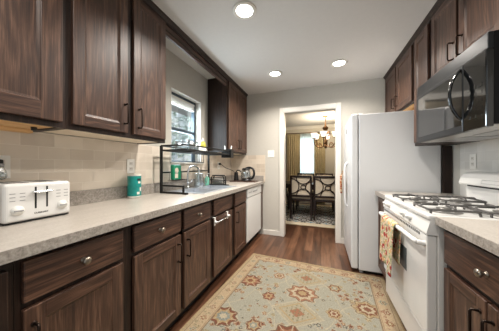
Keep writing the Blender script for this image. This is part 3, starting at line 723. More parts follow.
# ------------------------------------------------------------------ toaster
r = thing('toaster', 'white four-slice toaster on the left worktop in the foreground', 'toaster', (-1.395, 0.575, 0.914))
TX0, TX1, TY0, TY1, TZ0, TZ1 = -1.50, -1.288, 0.452, 0.702, 0.922, 1.098
m = MB().box(TX0, TX1, TY0, TY1, TZ0, TZ1, 0.016, seg=4)
obj('shell', m, WHITE, r)
mm = MB()
for x in (-1.475, -1.315):
    for y in (TY0+0.02, TY1-0.02): mm.lathe((x, y, 0.914), [(0.012, 0.0002), (0.012, 0.012)], 12)
mm.box(TX0+0.01, TX1-0.006, TY0+0.008, TY1-0.008, 0.9175, 0.9235)
obj('base', mm, BLACK, r)
mm = MB()
for y in (0.49, 0.535, 0.60, 0.645): mm.box(TX0+0.03, TX1-0.03, y-0.012, y+0.012, TZ1-0.002, TZ1+0.001)
obj('bread_slots', mm, BLACK, r)
mm = MB()
for y in (0.558, 0.600): mm.box(TX1-0.001, TX1+0.0008, y-0.0035, y+0.0035, 0.975, 1.078)
obj('lever_slots', mm, BLACK, r)
obj('lever', MB().box(TX1+0.001, TX1+0.022, 0.542, 0.616, 1.050, 1.059, 0.004), CHROME, r)
for y in (0.497, 0.662):
    mm = MB().lathe((TX1, y, 0.975), [(0.022, -0.001), (0.022, 0.003), (0.018, 0.005), (0.017, 0.010), (0.0, 0.011)], 22, axis='X'); mm.box(TX1+0.010, TX1+0.015, y-0.015, y+0.015, 0.972, 0.978, 0.001, 1)
    obj('dial', mm, [PLAST, GREYP], r)
for yc in (0.497, 0.662):
    mm = MB()
    for k in range(3):
        for q in (-1, 1): mm.box(TX1-0.0005, TX1+0.0008, yc+q*0.016-0.009, yc+q*0.016+0.009, 1.018+k*0.016, 1.0215+k*0.016)
    obj('button_row', mm, GREYP, r)
def lettering(name, text, size, mat, parent, origin, rot):
    cu = bpy.data.curves.new(name+'_curve', 'FONT'); cu.body = text; cu.size = size; cu.extrude = 0.0004; cu.align_x = 'CENTER'; cu.align_y = 'CENTER'
    cu.offset = size*0.012
    to = bpy.data.objects.new(name+'_tmp', cu); COL.objects.link(to)
    dg = bpy.context.evaluated_depsgraph_get(); me = bpy.data.meshes.new_from_object(to.evaluated_get(dg))
    bpy.data.objects.remove(to)
    me.transform(Matrix.Translation(Vector(origin)-wloc(parent)) @ rot); me.materials.clear(); me.materials.append(mat)
    o = bpy.data.objects.new(name, me); COL.objects.link(o); o.parent = parent; return o
ROTX = Matrix(((0, 0, 1, 0), (1, 0, 0, 0), (0, 1, 0, 0), (0, 0, 0, 1)))   # text faces +X, reads along +Y
lettering('lettering', 'CUISINART', 0.0105, INK, r, (TX1+0.0006, 0.579, 0.952), ROTX)

# ------------------------------------------------------------------ wall plates
def plate(name, label, c, face, plug=None):
    r = thing(name, label, 'outlet' if name == 'outlet' else 'light switch', c)
    x, y, z = c; w, h = 0.036, 0.06
    def bx(m, a0, a1, z0, z1, d0, d1, bev=0, mi=0):
        if face == 'X': m.box(x+d0, x+d1, y+a0, y+a1, z+z0, z+z1, bev, mi)
        elif face == '-X': m.box(x-d1, x-d0, y+a0, y+a1, z+z0, z+z1, bev, mi)
        else: m.box(x+a0, x+a1, y-d1, y-d0, z+z0, z+z1, bev, mi)
    m = MB()
    if name == 'light_switch': w = 0.056
    bx(m, -w, w, -h, h, 0, 0.006, 0.002); obj('plate', m, PLAST, r)
    if name == 'outlet':
        for s in (-1, 1):
            m = MB(); bx(m, -0.016, 0.016, s*0.023-0.014, s*0.023+0.014, 0.005, 0.008, 0.002); so = obj('socket', m, TRIM, r)
            m = MB()
            for q in (-1, 1): bx(m, q*0.006-0.0012, q*0.006+0.0012, s*0.023-0.002, s*0.023+0.008, 0.0078, 0.0085)
            obj('slots', m, INK, so)
    else:
        for q in (-0.024, 0.024):
            m = MB(); bx(m, q-0.006, q+0.006, -0.012, 0.012, 0.005, 0.014, 0.003); obj('toggle', m, TRIM, r)
    return r
plate('outlet', 'white outlet plate on the tiles left of the toaster, plug in it', (XL+0.0085, 0.535, 1.172), 'X')
plate('outlet', 'white outlet plate on the tiles just behind the teal canister', (XL+0.0085, 1.283, 1.175), 'X')
plate('outlet', 'white outlet plate on the far left tiles with the kettle cord', (XL+0.0085, 2.86, 1.185), 'X')
plate('outlet', 'white outlet plate on the tiles above the stove backguard', (XR-0.0085, 2.17, 1.215), '-X')
plate('light_switch', 'white light switch plate on the back wall left of the doorway', (-0.805, YB-0.0005, 1.385), '-Y')
# plug-in night light in the first outlet
r = thing('night_light', 'plug-in night light with black plug and clear glass globe', 'night light', (XL+0.02, 0.525, 1.15))
obj('plug', MB().box(XL+0.018, XL+0.042, 0.512, 0.538, 1.18, 1.21, 0.006), BLACK, r)
obj('globe', MB().lathe((XL+0.042, 0.525, 1.105), [(0.0, 0), (0.018, 0.005), (0.024, 0.022), (0.02, 0.046), (0.013, 0.06), (0.012, 0.07)], 20), CLEAR, r)
obj('collar', MB().lathe((XL+0.042, 0.525, 1.174), [(0.013, 0), (0.013, 0.012), (0.008, 0.016)], 16), GREYP, r)

# ------------------------------------------------------------------ canister
r = thing('canister', 'teal cylindrical wipes canister with white lid on the left worktop', 'canister', (-1.462, 1.245, 0.914))
cx_, cy_ = -1.462, 1.245
obj('tub', MB().lathe((cx_, cy_, 0.9145), [(0.045, 0), (0.05, 0.004), (0.05, 0.184), (0.048, 0.188), (0.0, 0.188)], 28), PLAST, r)
obj('lid', MB().lathe((cx_, cy_, 1.102), [(0.0, 0.0006), (0.0515, 0.0006), (0.0515, 0.006), (0.046, 0.010), (0.0, 0.011)], 28), PAPER, r)
def wrap(a0, a1, z0, z1, rad, n=16):
    m = MB()
    return m.grid(lambda u, v: (cx_+rad*math.cos(a0+(a1-a0)*u), cy_+rad*math.sin(a0+(a1-a0)*u), z0+(z1-z0)*v), n, 1)
lb = obj('label', wrap(0, 2*PI, 0.932, 1.096, 0.0508, 36), TEAL, r)
mm = MB()
for (a0, a1, z0, z1, mi) in ((-0.3, 0.35, 1.056, 1.074, 1), (-0.15, 0.3, 1.035, 1.05, 0), (-0.35, 0.1, 0.945, 0.965, 0), (0.15, 0.4, 0.97, 1.0, 0)):
    t = wrap(a0, a1, z0, z1, 0.0514, 6); mm.v_off = len(mm.v); mm.add(t.v, t.f, mi, True)
obj('label_print', mm, [PAPER, INK], lb)

# ------------------------------------------------------------------ dish rack over the sink
r = thing('dish_rack', 'black metal over-sink dish rack standing on the left worktop', 'dish rack', (-1.3, 1.95, 0.914))
RX0, RX1, RY0, RY1, RZ = -1.455, -1.15, 1.535, 2.42, 1.374
for (y, w) in ((RY0, 0), (RY1-0.02, 1)):
    m = MB(); m.box(RX0-0.012, RX0+0.012, y-0.01, y+0.01, 0.9145, RZ, 0.003)
    m.box(RX0, RX1, y-0.01, y+0.01, 0.9145, 0.932, 0.003)
    m.box(RX0, RX1-0.04, y-0.008, y+0.008, 0.980, 0.996, 0.003).box(RX1-0.056, RX1-0.04, y-0.008, y+0.008, 0.932, 0.98, 0.002)
    obj('side_frame', m, BLKM, r)
m = MB()
for z in (RZ, RZ-0.045):
    m.box(RX0, RX1, RY0-0.008, RY0+0.008, z-0.008, z+0.006, 0.002).box(RX0, RX1, RY1-0.028, RY1-0.012, z-0.008, z+0.006, 0.002)
    m.box(RX0-0.006, RX0+0.006, RY0, RY1-0.02, z-0.008, z+0.006, 0.002).box(RX1-0.008, RX1+0.008, RY0, RY1-0.02, z-0.008, z+0.006, 0.002)
for (x, y) in ((RX1, RY0), (RX1, RY1-0.02), (RX1, 1.86), (RX1, 2.2)): m.cyl((x, y, RZ-0.045), (x, y, RZ), 0.004, 8)
obj('top_tray', m, BLKM, r)
m = MB()
for k in range(23):
    y = RY0+0.03+k*0.0365; m.cyl((RX0, y, RZ-0.046), (RX1, y, RZ-0.046), 0.0022, 6)
obj('tray_wires', m, BLKM, r)
m = MB().box(RX0-0.007, RX0+0.007, RY0, RY1-0.02, 1.105, 1.121, 0.003)
m.box(RX0, RX0+0.10, 1.62, 1.63, 1.03, 1.036).box(RX0, RX0+0.10, 1.80, 1.81, 1.03, 1.036).box(RX0+0.095, RX0+0.10, 1.62, 1.81, 1.03, 1.036)
for k in range(7): m.cyl((RX0, 1.635+k*0.028, 1.033), (RX0+0.098, 1.635+k*0.028, 1.033), 0.002, 6)
for y in (1.62, 1.81): m.tube([(RX0, y, 1.118), (RX0+0.02, y, 1.118), (RX0+0.02, y, 1.034)], 0.003, 6)
obj('back_rail', m, BLKM, r)
m = MB()
for k, y in enumerate((1.70, 1.735, 1.77, 1.805)):
    m.tube([(RX1-0.06, y, RZ-0.05), (RX1-0.06, y, RZ-0.155)], 0.006, 8)
m.tube([(RX1-0.06, 1.69, RZ-0.158), (RX1-0.06, 1.90, RZ-0.158)], 0.0045, 8); m.tube([(RX1-0.06, 1.895, RZ-0.05), (RX1-0.06, 1.895, RZ-0.158)], 0.0045, 8)
obj('plate_divider', m, BLKM, r)
# cutlery caddy hung at the far end
r = thing('cutlery_caddy', 'black cutlery caddy hooked on the far end of the dish rack', 'caddy', (-1.2, 2.46, 1.29))
m = MB(); a0, a1, b0, b1 = -1.265, -1.125, 2.413, 2.50
m.box(a0, a1, b0, b0+0.004, 1.29, 1.40).box(a0, a1, b1-0.004, b1, 1.29, 1.40).box(a0, a0+0.004, b0, b1, 1.29, 1.40).box(a1-0.004, a1, b0, b1, 1.29, 1.40).box(a0, a1, b0, b1, 1.29, 1.295)
obj('box', m, BLKM, r)
obj('hook', MB().tube([(-1.19, 2.4125, 1.39), (-1.19, 2.411, 1.394), (-1.19, 2.405, 1.395), (-1.19, 2.388, 1.395)], 0.003, 6), BLKM, r)
sp_root = None
for i, (x, y, tx, ty, lb) in enumerate(((-1.21, 2.45, -0.02, -0.01, 'white spoon handle leaning left in the black cutlery caddy'), (-1.165, 2.46, 0.025, 0.01, 'white spoon handle leaning right in the black cutlery caddy'), (-1.235, 2.47, -0.01, 0.0, 'shorter white spoon handle at the back of the cutlery caddy'))):
    m = MB().tube([(x, y, 1.298), (x+tx*0.5, y+ty*0.5, 1.38), (x+tx, y+ty, 1.45-0.02*(i == 2))], [0.004, 0.005, 0.007], 8, ry=[0.003, 0.003, 0.004])
    m.ball((x, y, 1.31), 0.012, 10, sc=(1, 0.4, 1.0))
    solo('spoon', m, PLAST, lb, 'spoon', (x, y, 1.298), 'spoons in the cutlery caddy')
# glasses and bowls drying in the tray
def glassware(x, y, h, rad, label, name='drinking_glass', cat='glass'):
    z = RZ-0.0435
    m = MB().lathe((x, y, z), [(rad, 0), (rad*0.97, h*0.3), (rad*0.85, h), (0.0, h), (0.0, h-0.006), (rad*0.82, h-0.006), (rad*0.94, h*0.3), (rad*0.965, 0.0)], 18)
    return solo(name, m, CLEAR, label, cat, (x, y, z), 'clear glasses drying on the rack')
glassware(-1.36, 1.66, 0.10, 0.036, 'upturned drinking glass at the near end of the rack tray')
glassware(-1.25, 1.71, 0.115, 0.036, 'tall upturned glass near the front rail of the rack')
glassware(-1.37, 1.77, 0.12, 0.038, 'upturned glass at the back of the tray, second from near end')
glassware(-1.26, 1.82, 0.10, 0.036, 'upturned drinking glass in the middle of the rack tray front')
glassware(-1.37, 1.89, 0.105, 0.036, 'upturned glass at the tray back, beside the yellow bottle')
m = MB().lathe((-1.25, 1.93, RZ-0.0435), [(0.06, 0), (0.056, 0.02), (0.035, 0.05), (0.02, 0.056), (0.0, 0.056)], 22)
solo('bowl', m, PLAST, 'white upturned bowl on the rack tray next to the glasses', 'bowl', (-1.25, 1.93, RZ-0.0435))
r = thing('squeeze_bottle', 'yellow squeeze bottle standing on the dish rack tray', 'bottle', (-1.34, 2.08, RZ-0.0435))
obj('bottle', MB().lathe((-1.34, 2.08, RZ-0.0435), [(0.03, 0), (0.034, 0.006), (0.034, 0.10), (0.026, 0.13), (0.012, 0.14)], 20, sy=1.2), YELLOW, r)
obj('cap', MB().lathe((-1.34, 2.08, RZ+0.097), [(0.013, 0), (0.013, 0.02), (0.006, 0.024), (0.005, 0.045), (0.0, 0.046)], 14), PAPER, r)
m = MB().box(-1.42, -1.17, 2.20, 2.21, RZ-0.0435, RZ+0.02, 0.003)
m = MB().lathe((-1.30, 2.26, RZ-0.0435), [(0.0, 0.0), (0.09, 0.0), (0.10, 0.012), (0.097, 0.014), (0.085, 0.006), (0.0, 0.006)], 26)
solo('plate', m, BLACK, 'black plate lying at the far end of the dish rack tray', 'plate', (-1.30, 2.26, RZ-0.0435))
# sponge pack on the small shelf
r = thing('scrubber_pack', 'green pack of scrubbers on the small rack shelf', 'sponge pack', (-1.405, 1.715, 1.036))
obj('card', MB().box(-1.43, -1.385, 1.625, 1.745, 1.037, 1.19, 0.012, seg=3), GREEN, r)
obj('front_print', MB().lathe((-1.3848, 1.67, 1.13), [(0.028, 0), (0.028, 0.001), (0.0, 0.0012)], 18, axis='X').box(-1.3852, -1.3838, 1.645, 1.69, 1.055, 1.10), CREAMF, r)
# pitcher, soap, sponge holder behind/around the sink
r = thing('pitcher', 'clear glass pitcher standing on the sink ledge beside the faucet', 'pitcher', (-1.385, 2.065, 0.92))
px_, py_ = -1.385, 2.065
obj('jug', MB().lathe((px_, py_, 0.921), [(0.0, 0), (0.046, 0), (0.06, 0.03), (0.057, 0.11), (0.046, 0.155), (0.05, 0.172), (0.047, 0.172), (0.043, 0.155), (0.054, 0.11), (0.057, 0.03), (0.0, 0.008)], 24), CLEAR, r)
obj('handle', MB().tube(spline([(px_+0.03, py_+0.04, 1.07), (px_+0.06, py_+0.08, 1.05), (px_+0.055, py_+0.08, 0.98), (px_+0.035, py_+0.045, 0.95)], 5), 0.006, 8), CLEAR, r)
r = thing('soap_dispenser', 'small mint green soap dispenser between faucet and napkin holder', 'soap dispenser', (-1.445, 2.28, 0.92))
obj('bottle', MB().lathe((-1.436, 2.33, 0.921), [(0.028, 0), (0.03, 0.004), (0.03, 0.09), (0.014, 0.112), (0.012, 0.12)], 20), MINT, r)
obj('pump', MB().lathe((-1.436, 2.33, 1.041), [(0.012, 0), (0.012, 0.012), (0.004, 0.014), (0.004, 0.035)], 12).box(-1.438, -1.40, 2.325, 2.335, 1.072, 1.08, 0.002), PLAST, r)
r = thing('napkin_holder', 'black wire napkin holder on the worktop beyond the sink', 'napkin holder', (-1.34, 2.472, 0.914))
nx0, nx1, ny = -1.435, -1.245, 2.472
for y in (ny-0.03, ny+0.03):
    m = MB().tube([(nx0, y, 0.92), (nx0, y, 1.02), (nx0+0.02, y, 1.045), (nx1-0.02, y, 1.045), (nx1, y, 1.02), (nx1, y, 0.92)], 0.008, 8)
    m.tube([(nx0, y, 0.965), (nx1, y, 0.965)], 0.005, 8).tube([(nx0, y, 0.943), (nx1, y, 0.943)], 0.005, 8).tube([(nx0, y, 1.01), (nx1, y, 1.01)], 0.004, 8)
    obj('side_loop', m, BLKM, r)
obj('base', MB().box(nx0-0.005, nx1+0.005, ny-0.036, ny+0.036, 0.9145, 0.924, 0.003), BLKM, r)
solo('napkins', MB().box(nx0+0.02, nx1-0.02, ny-0.02, ny+0.02, 0.9245, 1.0, 0.006), PAPER, 'white napkins standing in the black wire holder', 'napkins', (-1.33, ny, 0.9245))

# ------------------------------------------------------------------ kettle on a tray
r = solo('tray', MB().box(-1.44, -0.99, 3.03, 3.23, 0.9148, 0.932, 0.006), TRAYW, 'dark wooden tray under the kettle in the far left corner', 'tray', (-1.21, 3.13, 0.9148))
kx, ky = -1.18, 3.13
r = thing('electric_kettle', 'clear glass electric kettle with black handle on the wooden tray', 'kettle', (kx, ky, 0.9325))
obj('base', MB().lathe((kx, ky, 0.9325), [(0.09, 0), (0.09, 0.014), (0.08, 0.02), (0.08, 0.034), (0.0, 0.034)], 28), BLACK, r)
obj('glass_body', MB().lathe((kx, ky, 0.967), [(0.082, 0), (0.088, 0.03), (0.08, 0.10), (0.066, 0.15), (0.063, 0.15), (0.077, 0.10), (0.085, 0.03), (0.079, 0.004)], 28), CLEAR, r)
ld = obj('lid', MB().lathe((kx, ky, 1.1175), [(0.066, 0), (0.067, 0.016), (0.05, 0.026), (0.0, 0.028)], 28), BLACK, r)
obj('handle', MB().tube(spline([(kx-0.01, ky, 1.135), (kx+0.06, ky-0.003, 1.15), (kx+0.12, ky-0.006, 1.13), (kx+0.145, ky-0.008, 1.06), (kx+0.125, ky-0.006, 0.99), (kx+0.088, ky, 0.97)], 6), 0.019, 10, ry=0.015), BLACK, r)
obj('spout', MB().prism([(kx-0.06, 1.11), (kx-0.095, 1.115), (kx-0.075, 1.08)], ky-0.02, ky+0.02, 'XZ'), CHROME, r)
gx, gy = -1.355, 3.12
r = thing('milk_frother', 'small black frother with a curved top beside the kettle', 'frother', (gx, gy, 0.9325))
obj('body', MB().lathe((gx, gy, 0.9325), [(0.04, 0), (0.042, 0.01), (0.036, 0.09), (0.03, 0.13), (0.034, 0.14), (0.0, 0.142)], 22), BLACK, r)
obj('spout', MB().tube(spline([(gx-0.01, gy, 1.065), (gx+0.02, gy, 1.10), (gx+0.06, gy, 1.10), (gx+0.085, gy-0.004, 1.075)], 5), 0.010, 10), BLACK, r)
r = solo('power_cord', MB().tube(spline([(XL+0.03, 2.86, 1.21), (XL+0.055, 2.90, 1.19), (XL+0.07, 2.98, 1.15), (XL+0.12, 3.05, 1.12), (gx-0.036, 3.115, 1.085)], 8), 0.0055, 8), BLACK, 'black power cord running from the tiled wall to the frother', 'cord', (XL+0.03, 2.86, 1.21))
obj('plug', MB().box(XL+0.0175, XL+0.05, 2.845, 2.875, 1.192, 1.225, 0.006), BLACK, r)

# ------------------------------------------------------------------ over-door towel bar
r = thing('towel_bar', 'white over-the-door towel bar hooked on the sink cabinet door', 'towel bar', (-0.93, 1.79, 0.66))
bx0, bx1 = 1.665, 1.935
for y in (bx0, bx1):
    m = MB().box(-0.9445, -0.938, y-0.011, y+0.011, 0.615, 0.692, 0.002).box(-0.964, -0.938, y-0.011, y+0.011, 0.687, 0.692, 0.001).lathe((-0.94, y, 0.648), [(0.013, 0), (0.013, 0.01), (0.009, 0.03)], 14, axis='X')
    obj('hook', m, PLAST, r)
obj('bar', MB().cyl((-0.915, bx0-0.01, 0.648), (-0.915, bx1+0.01, 0.648), 0.007, 12), CHROME, r)

# ------------------------------------------------------------------ kitchen rug (pattern woven into the pile as a colour attribute)
def rug_paint(w, h, nx, ny):
    x = (np.arange(nx)+0.5)/nx*w-w/2; y = (np.arange(ny)+0.5)/ny*h-h/2
    X, Y = np.meshgrid(x, y)
    L = lambda r, g, b: np.array(srgb(r, g, b)[:3])
    rng = np.random.default_rng(3)
    field, cream, rust, terra, gold, blue, dark, olive = L(158, 157, 143), L(182, 172, 148), L(122, 80, 62), L(152, 112, 90), L(166, 146, 112), L(128, 136, 132), L(90, 72, 62), L(130, 123, 98)
    img = np.empty((ny, nx, 3)); img[:] = field
    def put(mask, c, a=1.0): img[mask] = img[mask]*(1-a)+c*a
    # lattice of vines
    for k in np.arange(-5, 6):
        for s in (1, -1):
            d = np.abs((X*0.9+s*Y*0.62)-k*0.33+0.03*np.sin(9*(Y-s*X)))
            put(d < 0.005, cream, 0.6)
    def flower(cx, cy, r, cols, pet, sx=1.0, rot=0.0):
        dx, dy = (X-cx)/sx, Y-cy; d = np.hypot(dx, dy); a = np.arctan2(dy, dx)+rot
        pm = 0.1 if r > 0.05 else 0.22; rr = d/(r*(1-pm+pm*np.cos(pet*a)))
        put(rr < 1.12, cream, 0.5)
        if r > 0.05: put(rr < 1.02, dark, 0.75)
        for t, c in zip((0.95, 0.72, 0.5, 0.28), cols): put(rr < t, c, 0.92)
        put((rr < 0.95) & (np.abs(np.sin(pet*a/2)) < 0.16) & (rr > 0.3), cream, 0.7)
    inner_w, inner_h = w/2-0.15, h/2-0.15
    sets = [(rust, terra, gold, rust), (terra, cream, rust, gold), (gold, rust, cream, rust), (rust, gold, blue, cream)]
    for k in range(560):
        cx, cy = rng.uniform(-inner_w, inner_w), rng.uniform(-inner_h, inner_h); r = rng.uniform(0.009, 0.03)
        flower(cx, cy, r, [[rust, terra, gold, cream], [olive, gold, olive, cream], [blue, dark, blue, cream], [rust, terra, rust, dark]][k % 4], 5, 1, rng.uniform(0, 6))
    # diamonds with medallions
    for j in range(-2, 3):
        for i in range(-1, 2):
            cx, cy = i*0.52, j*0.53+0.09
            if i == 0:
                dm = np.abs(X-cx)/0.21+np.abs(Y-cy-0.265)/0.17
                put(dm < 1.0, cream, 0.6); put(dm < 0.9, L(160, 154, 134), 0.9); put((dm < 0.72) & (dm > 0.64), gold); put(dm < 0.3, terra)
                fl = (np.abs(((X-cx)*60) % 2-1) < 0.35) & (np.abs(((Y-cy)*60) % 2-1) < 0.6) & (dm < 0.62); put(fl, olive, 0.8)
            flower(cx, cy, 0.125 if i == 0 else 0.105, sets[(i+j) % 4], 8, 1.15)
    for j in range(-3, 4):
        for i in (-1, 1):
            flower(i*0.27, j*0.36+0.1, 0.062, sets[(j+i) % 4], 6)
    # border
    db = np.minimum(w/2-np.abs(X), h/2-np.abs(Y))
    put(db < 0.145, L(178, 160, 132))
    put((db < 0.145) & (db > 0.139), dark, 0.6); put((db < 0.130) & (db > 0.125), rust, 0.5)
    put((db < 0.032), L(170, 152, 124)); put((db < 0.038) & (db > 0.032), dark, 0.6); put((db < 0.012), L(170, 150, 118))
    save = img.copy(); 
    per = []
    for yy in np.arange(-h/2+0.11, h/2-0.05, 0.125): per += [(-w/2+0.083, yy), (w/2-0.083, yy)]
    for xx in np.arange(-w/2+0.235, w/2-0.2, 0.125): per += [(xx, -h/2+0.083), (xx, h/2-0.083)]
    for k, (cx, cy) in enumerate(per):
        flower(cx, cy, 0.038 if k % 2 else 0.03, [[terra, rust, gold, cream], [blue, olive, cream, rust], [rust, terra, cream, rust]][k % 3], 6)
    for k in range(230):
        side = k % 4; t = rng.uniform(-1, 1)
        o = rng.uniform(0.045, 0.12)
        cx, cy = ((-w/2+o, t*h/2*0.95), (w/2-o, t*h/2*0.95), (t*w/2*0.95, -h/2+o), (t*w/2*0.95, h/2-o))[side]
        flower(cx, cy, rng.uniform(0.009, 0.02), [[olive, gold, olive, cream], [terra, rust, terra, cream]][k % 2], 5)
    img *= (1+rng.normal(0, 0.09, (ny, nx, 1)))
    return np.clip(img*np.array([0.66, 0.64, 0.62]), 0, 1)
def painted_rug(name, w, h, thick, loc, rotz, img, label):
    ny, nx = img.shape[:2]
    xs = np.linspace(-w/2, w/2, nx+1); ys = np.linspace(-h/2, h/2, ny+1); XX, YY = np.meshgrid(xs, ys)
    top = np.stack([XX.ravel(), YY.ravel(), np.full(XX.size, thick)], 1)
    idx = np.arange((nx+1)*(ny+1)).reshape(ny+1, nx+1)
    q = np.stack([idx[:-1, :-1], idx[:-1, 1:], idx[1:, 1:], idx[1:, :-1]], -1).reshape(-1, 4)
    ring = np.concatenate([idx[0, :], idx[1:, -1], idx[-1, -2::-1], idx[-2:0:-1, 0]])
    low = top[ring].copy(); low[:, 2] = 0.0005; b = len(top); n = len(ring); k = np.arange(n)
    side = np.stack([ring[k], b+k, b+(k+1) % n, ring[(k+1) % n]], 1)
    faces = np.concatenate([q, side]); verts = np.concatenate([top, low])
    me = bpy.data.meshes.new(name); me.from_pydata(verts.tolist(), [], faces.tolist())
    at = me.attributes.new('weave', 'FLOAT_COLOR', 'FACE')
    colr = np.ones((len(faces), 4), np.float32); colr[:len(q), :3] = img.reshape(-1, 3); colr[len(q):, :3] = srgb(150, 130, 100)[:3]
    at.data.foreach_set('color', colr.ravel())
    t = NT(name+'_pile'); a = t.n('ShaderNodeAttribute', attribute_name='weave'); t.l(a.outputs['Color'], t.b.inputs['Base Color'])
    t.b.inputs['Roughness'].default_value = 0.95; t.b.inputs['Specular IOR Level'].default_value = 0.08
    v = t.coords((1, 1, 1)); nz = t.n('ShaderNodeTexNoise', Scale=350.0, Detail=2.0); t.l(v, nz.inputs['Vector']); t.bump(nz.outputs['Fac'], 0.4, 0.004)
    me.materials.append(t.m)
    o = bpy.data.objects.new(name, me); COL.objects.link(o); o.location = loc; o.rotation_euler = (0, 0, rotz)
    return tag(o, label, 'rug')
painted_rug('rug', 1.47, 2.44, 0.008, (-0.205, 1.275, 0), -math.radians(4), rug_paint(1.47, 2.44, 300, 488), 'pale blue floral area rug with beige border on the kitchen floor')

# ------------------------------------------------------------------ dining room
def dining_paint(w, h, nx, ny):
    x = (np.arange(nx)+0.5)/nx*w-w/2; y = (np.arange(ny)+0.5)/ny*h-h/2; X, Y = np.meshgrid(x, y)
    L = lambda r, g, b: np.array(srgb(r, g, b)[:3])
    img = np.empty((ny, nx, 3)); img[:] = L(206, 200, 190)
    db = np.minimum(w/2-np.abs(X), h/2-np.abs(Y))
    P = 0.30
    u = (X+P/2) % P-P/2; v = (Y+P/2) % P-P/2; d = np.hypot(u, v); a = np.arctan2(v, u)
    ins = db > 0.20
    img[ins & (np.abs(d-0.115-0.02*np.cos(4*a)) < 0.02)] = L(40, 40, 46)
    img[ins & (d < 0.055*(0.8+0.3*np.cos(4*a)))] = L(120, 150, 166)
    u2 = X % P-P/2; v2 = Y % P-P/2; d2 = np.hypot(u2, v2)
    img[ins & (np.abs(d2-0.06) < 0.014)] = L(54, 58, 66); img[ins & (d2 < 0.02)] = L(120, 150, 166)
    img[~ins] = L(216, 204, 180)
    return img
painted_rug('rug', 2.9, 2.3, 0.008, (-0.2, 5.225, 0), 0, dining_paint(2.9, 2.3, 242, 192), 'cream dining rug with black and blue scroll pattern under the chairs')
# dining chair, built at its own origin: back towards -Y, seat towards +Y
def chair_at(x, y):
    r = thing('dining_chair', 'dark dining chair on the left of the near pair, its back to the kitchen', 'dining chair', (x, y, 0.0085), 'dining chairs around the dark table')
    w = 0.235; z0 = 0.0085
    def L(px, py, pz): return (x+px, y+py, z0+pz)
    for s in (-1, 1):
        m = MB().tube([L(s*(w-0.02), 0.0, 0.0), L(s*(w-0.02), 0.02, 0.45), L(s*(w-0.02), 0.0, 0.93), L(s*(w-0.02), -0.005, 0.955)], 0.026, 4, up=(0, 1, 0)); obj('leg', m, TABLEW, r)
        m = MB().tube([L(s*(w-0.025), 0.43, 0.0), L(s*(w-0.025), 0.42, 0.44)], [0.02, 0.028], 4, up=(0, 1, 0)); obj('leg', m, TABLEW, r)
    m = MB().box(x-w, x+w, y+0.01, y+0.45, z0+0.40, z0+0.45, 0.004); obj('seat_frame', m, TABLEW, r)
    m = MB().box(x-w+0.015, x+w-0.015, y+0.03, y+0.445, z0+0.45, z0+0.49, 0.015, seg=3); obj('seat', m, CREAMF, r)
    m = MB().box(x-w+0.01, x+w-0.01, y-0.018, y+0.018, z0+0.915, z0+0.96, 0.006)
    obj('lower_rail', MB().box(x-w+0.03, x+w-0.03, y-0.012, y+0.016, z0+0.49, z0+0.535, 0.004), TABLEW, r)
    b = obj('top_rail', m, TABLEW, r)
    f = MB(); yy = -0.004; cz = 0.725
    def arc(cx, cz_, rad, a0, a1, n=14): return [L(cx+rad*math.cos(a0+(a1-a0)*k/n), yy, cz_+rad*math.sin(a0+(a1-a0)*k/n)) for k in range(n+1)]
    f.tube(arc(0.05, cz-0.02, 0.05, 0, 2*PI)[:-1], 0.010, 8, closed=True)
    f.tube(arc(-0.205, cz, 0.165, -PI/2, PI/2), 0.010, 8)
    f.tube(arc(0.05, 0.925, 0.15, PI, 2*PI), 0.010, 8)
    f.tube(arc(0.05, 0.53, 0.14, 0, PI), 0.010, 8)
    f.tube(arc(0.22, cz-0.02, 0.12, PI/2, 3*PI/2), 0.010, 8)
    obj('fretwork', f, TABLEW, b)
    obj('back_pad', MB().box(x-w+0.035, x+w-0.035, y+0.016, y+0.04, z0+0.53, z0+0.915, 0.010, seg=3), CREAMF, r)
    return r
ch = chair_at(-0.415, 4.50)
dup(ch, (0.083, 4.50, 0.0085), 'dark dining chair on the right of the near pair, beside the door jamb')
dup(ch, (-0.415, 5.98, 0.0085), 'far dining chair behind the left near chair, only its top rail showing', PI)
dup(ch, (0.083, 5.98, 0.0085), 'far dining chair behind the right near chair, under the chandelier', PI)
dup(ch, (-1.26, 5.2, 0.0085), 'dining chair at the left end of the table, half hidden by the jamb', -PI/2)
r = thing('dining_table', 'dark wooden dining table behind the two near chairs', 'table', (-0.17, 5.24, 0.0085))
obj('tabletop', MB().box(-0.95, 0.62, 4.80, 5.70, 0.715, 0.755, 0.006), TABLEW, r)
obj('apron', MB().box(-0.85, 0.52, 4.90, 4.92, 0.64, 0.715).box(-0.85, 0.52, 5.58, 5.60, 0.64, 0.715).box(-0.85, -0.83, 4.92, 5.58, 0.64, 0.715).box(0.50, 0.52, 4.92, 5.58, 0.64, 0.715), TABLEW, r)
for x in (-0.83, 0.50):
    for y in (4.92, 5.58): obj('leg', MB().tube([(x, y, 0.0085), (x, y, 0.715)], [0.03, 0.045], 4, up=(1, 0, 0)), TABLEW, r)
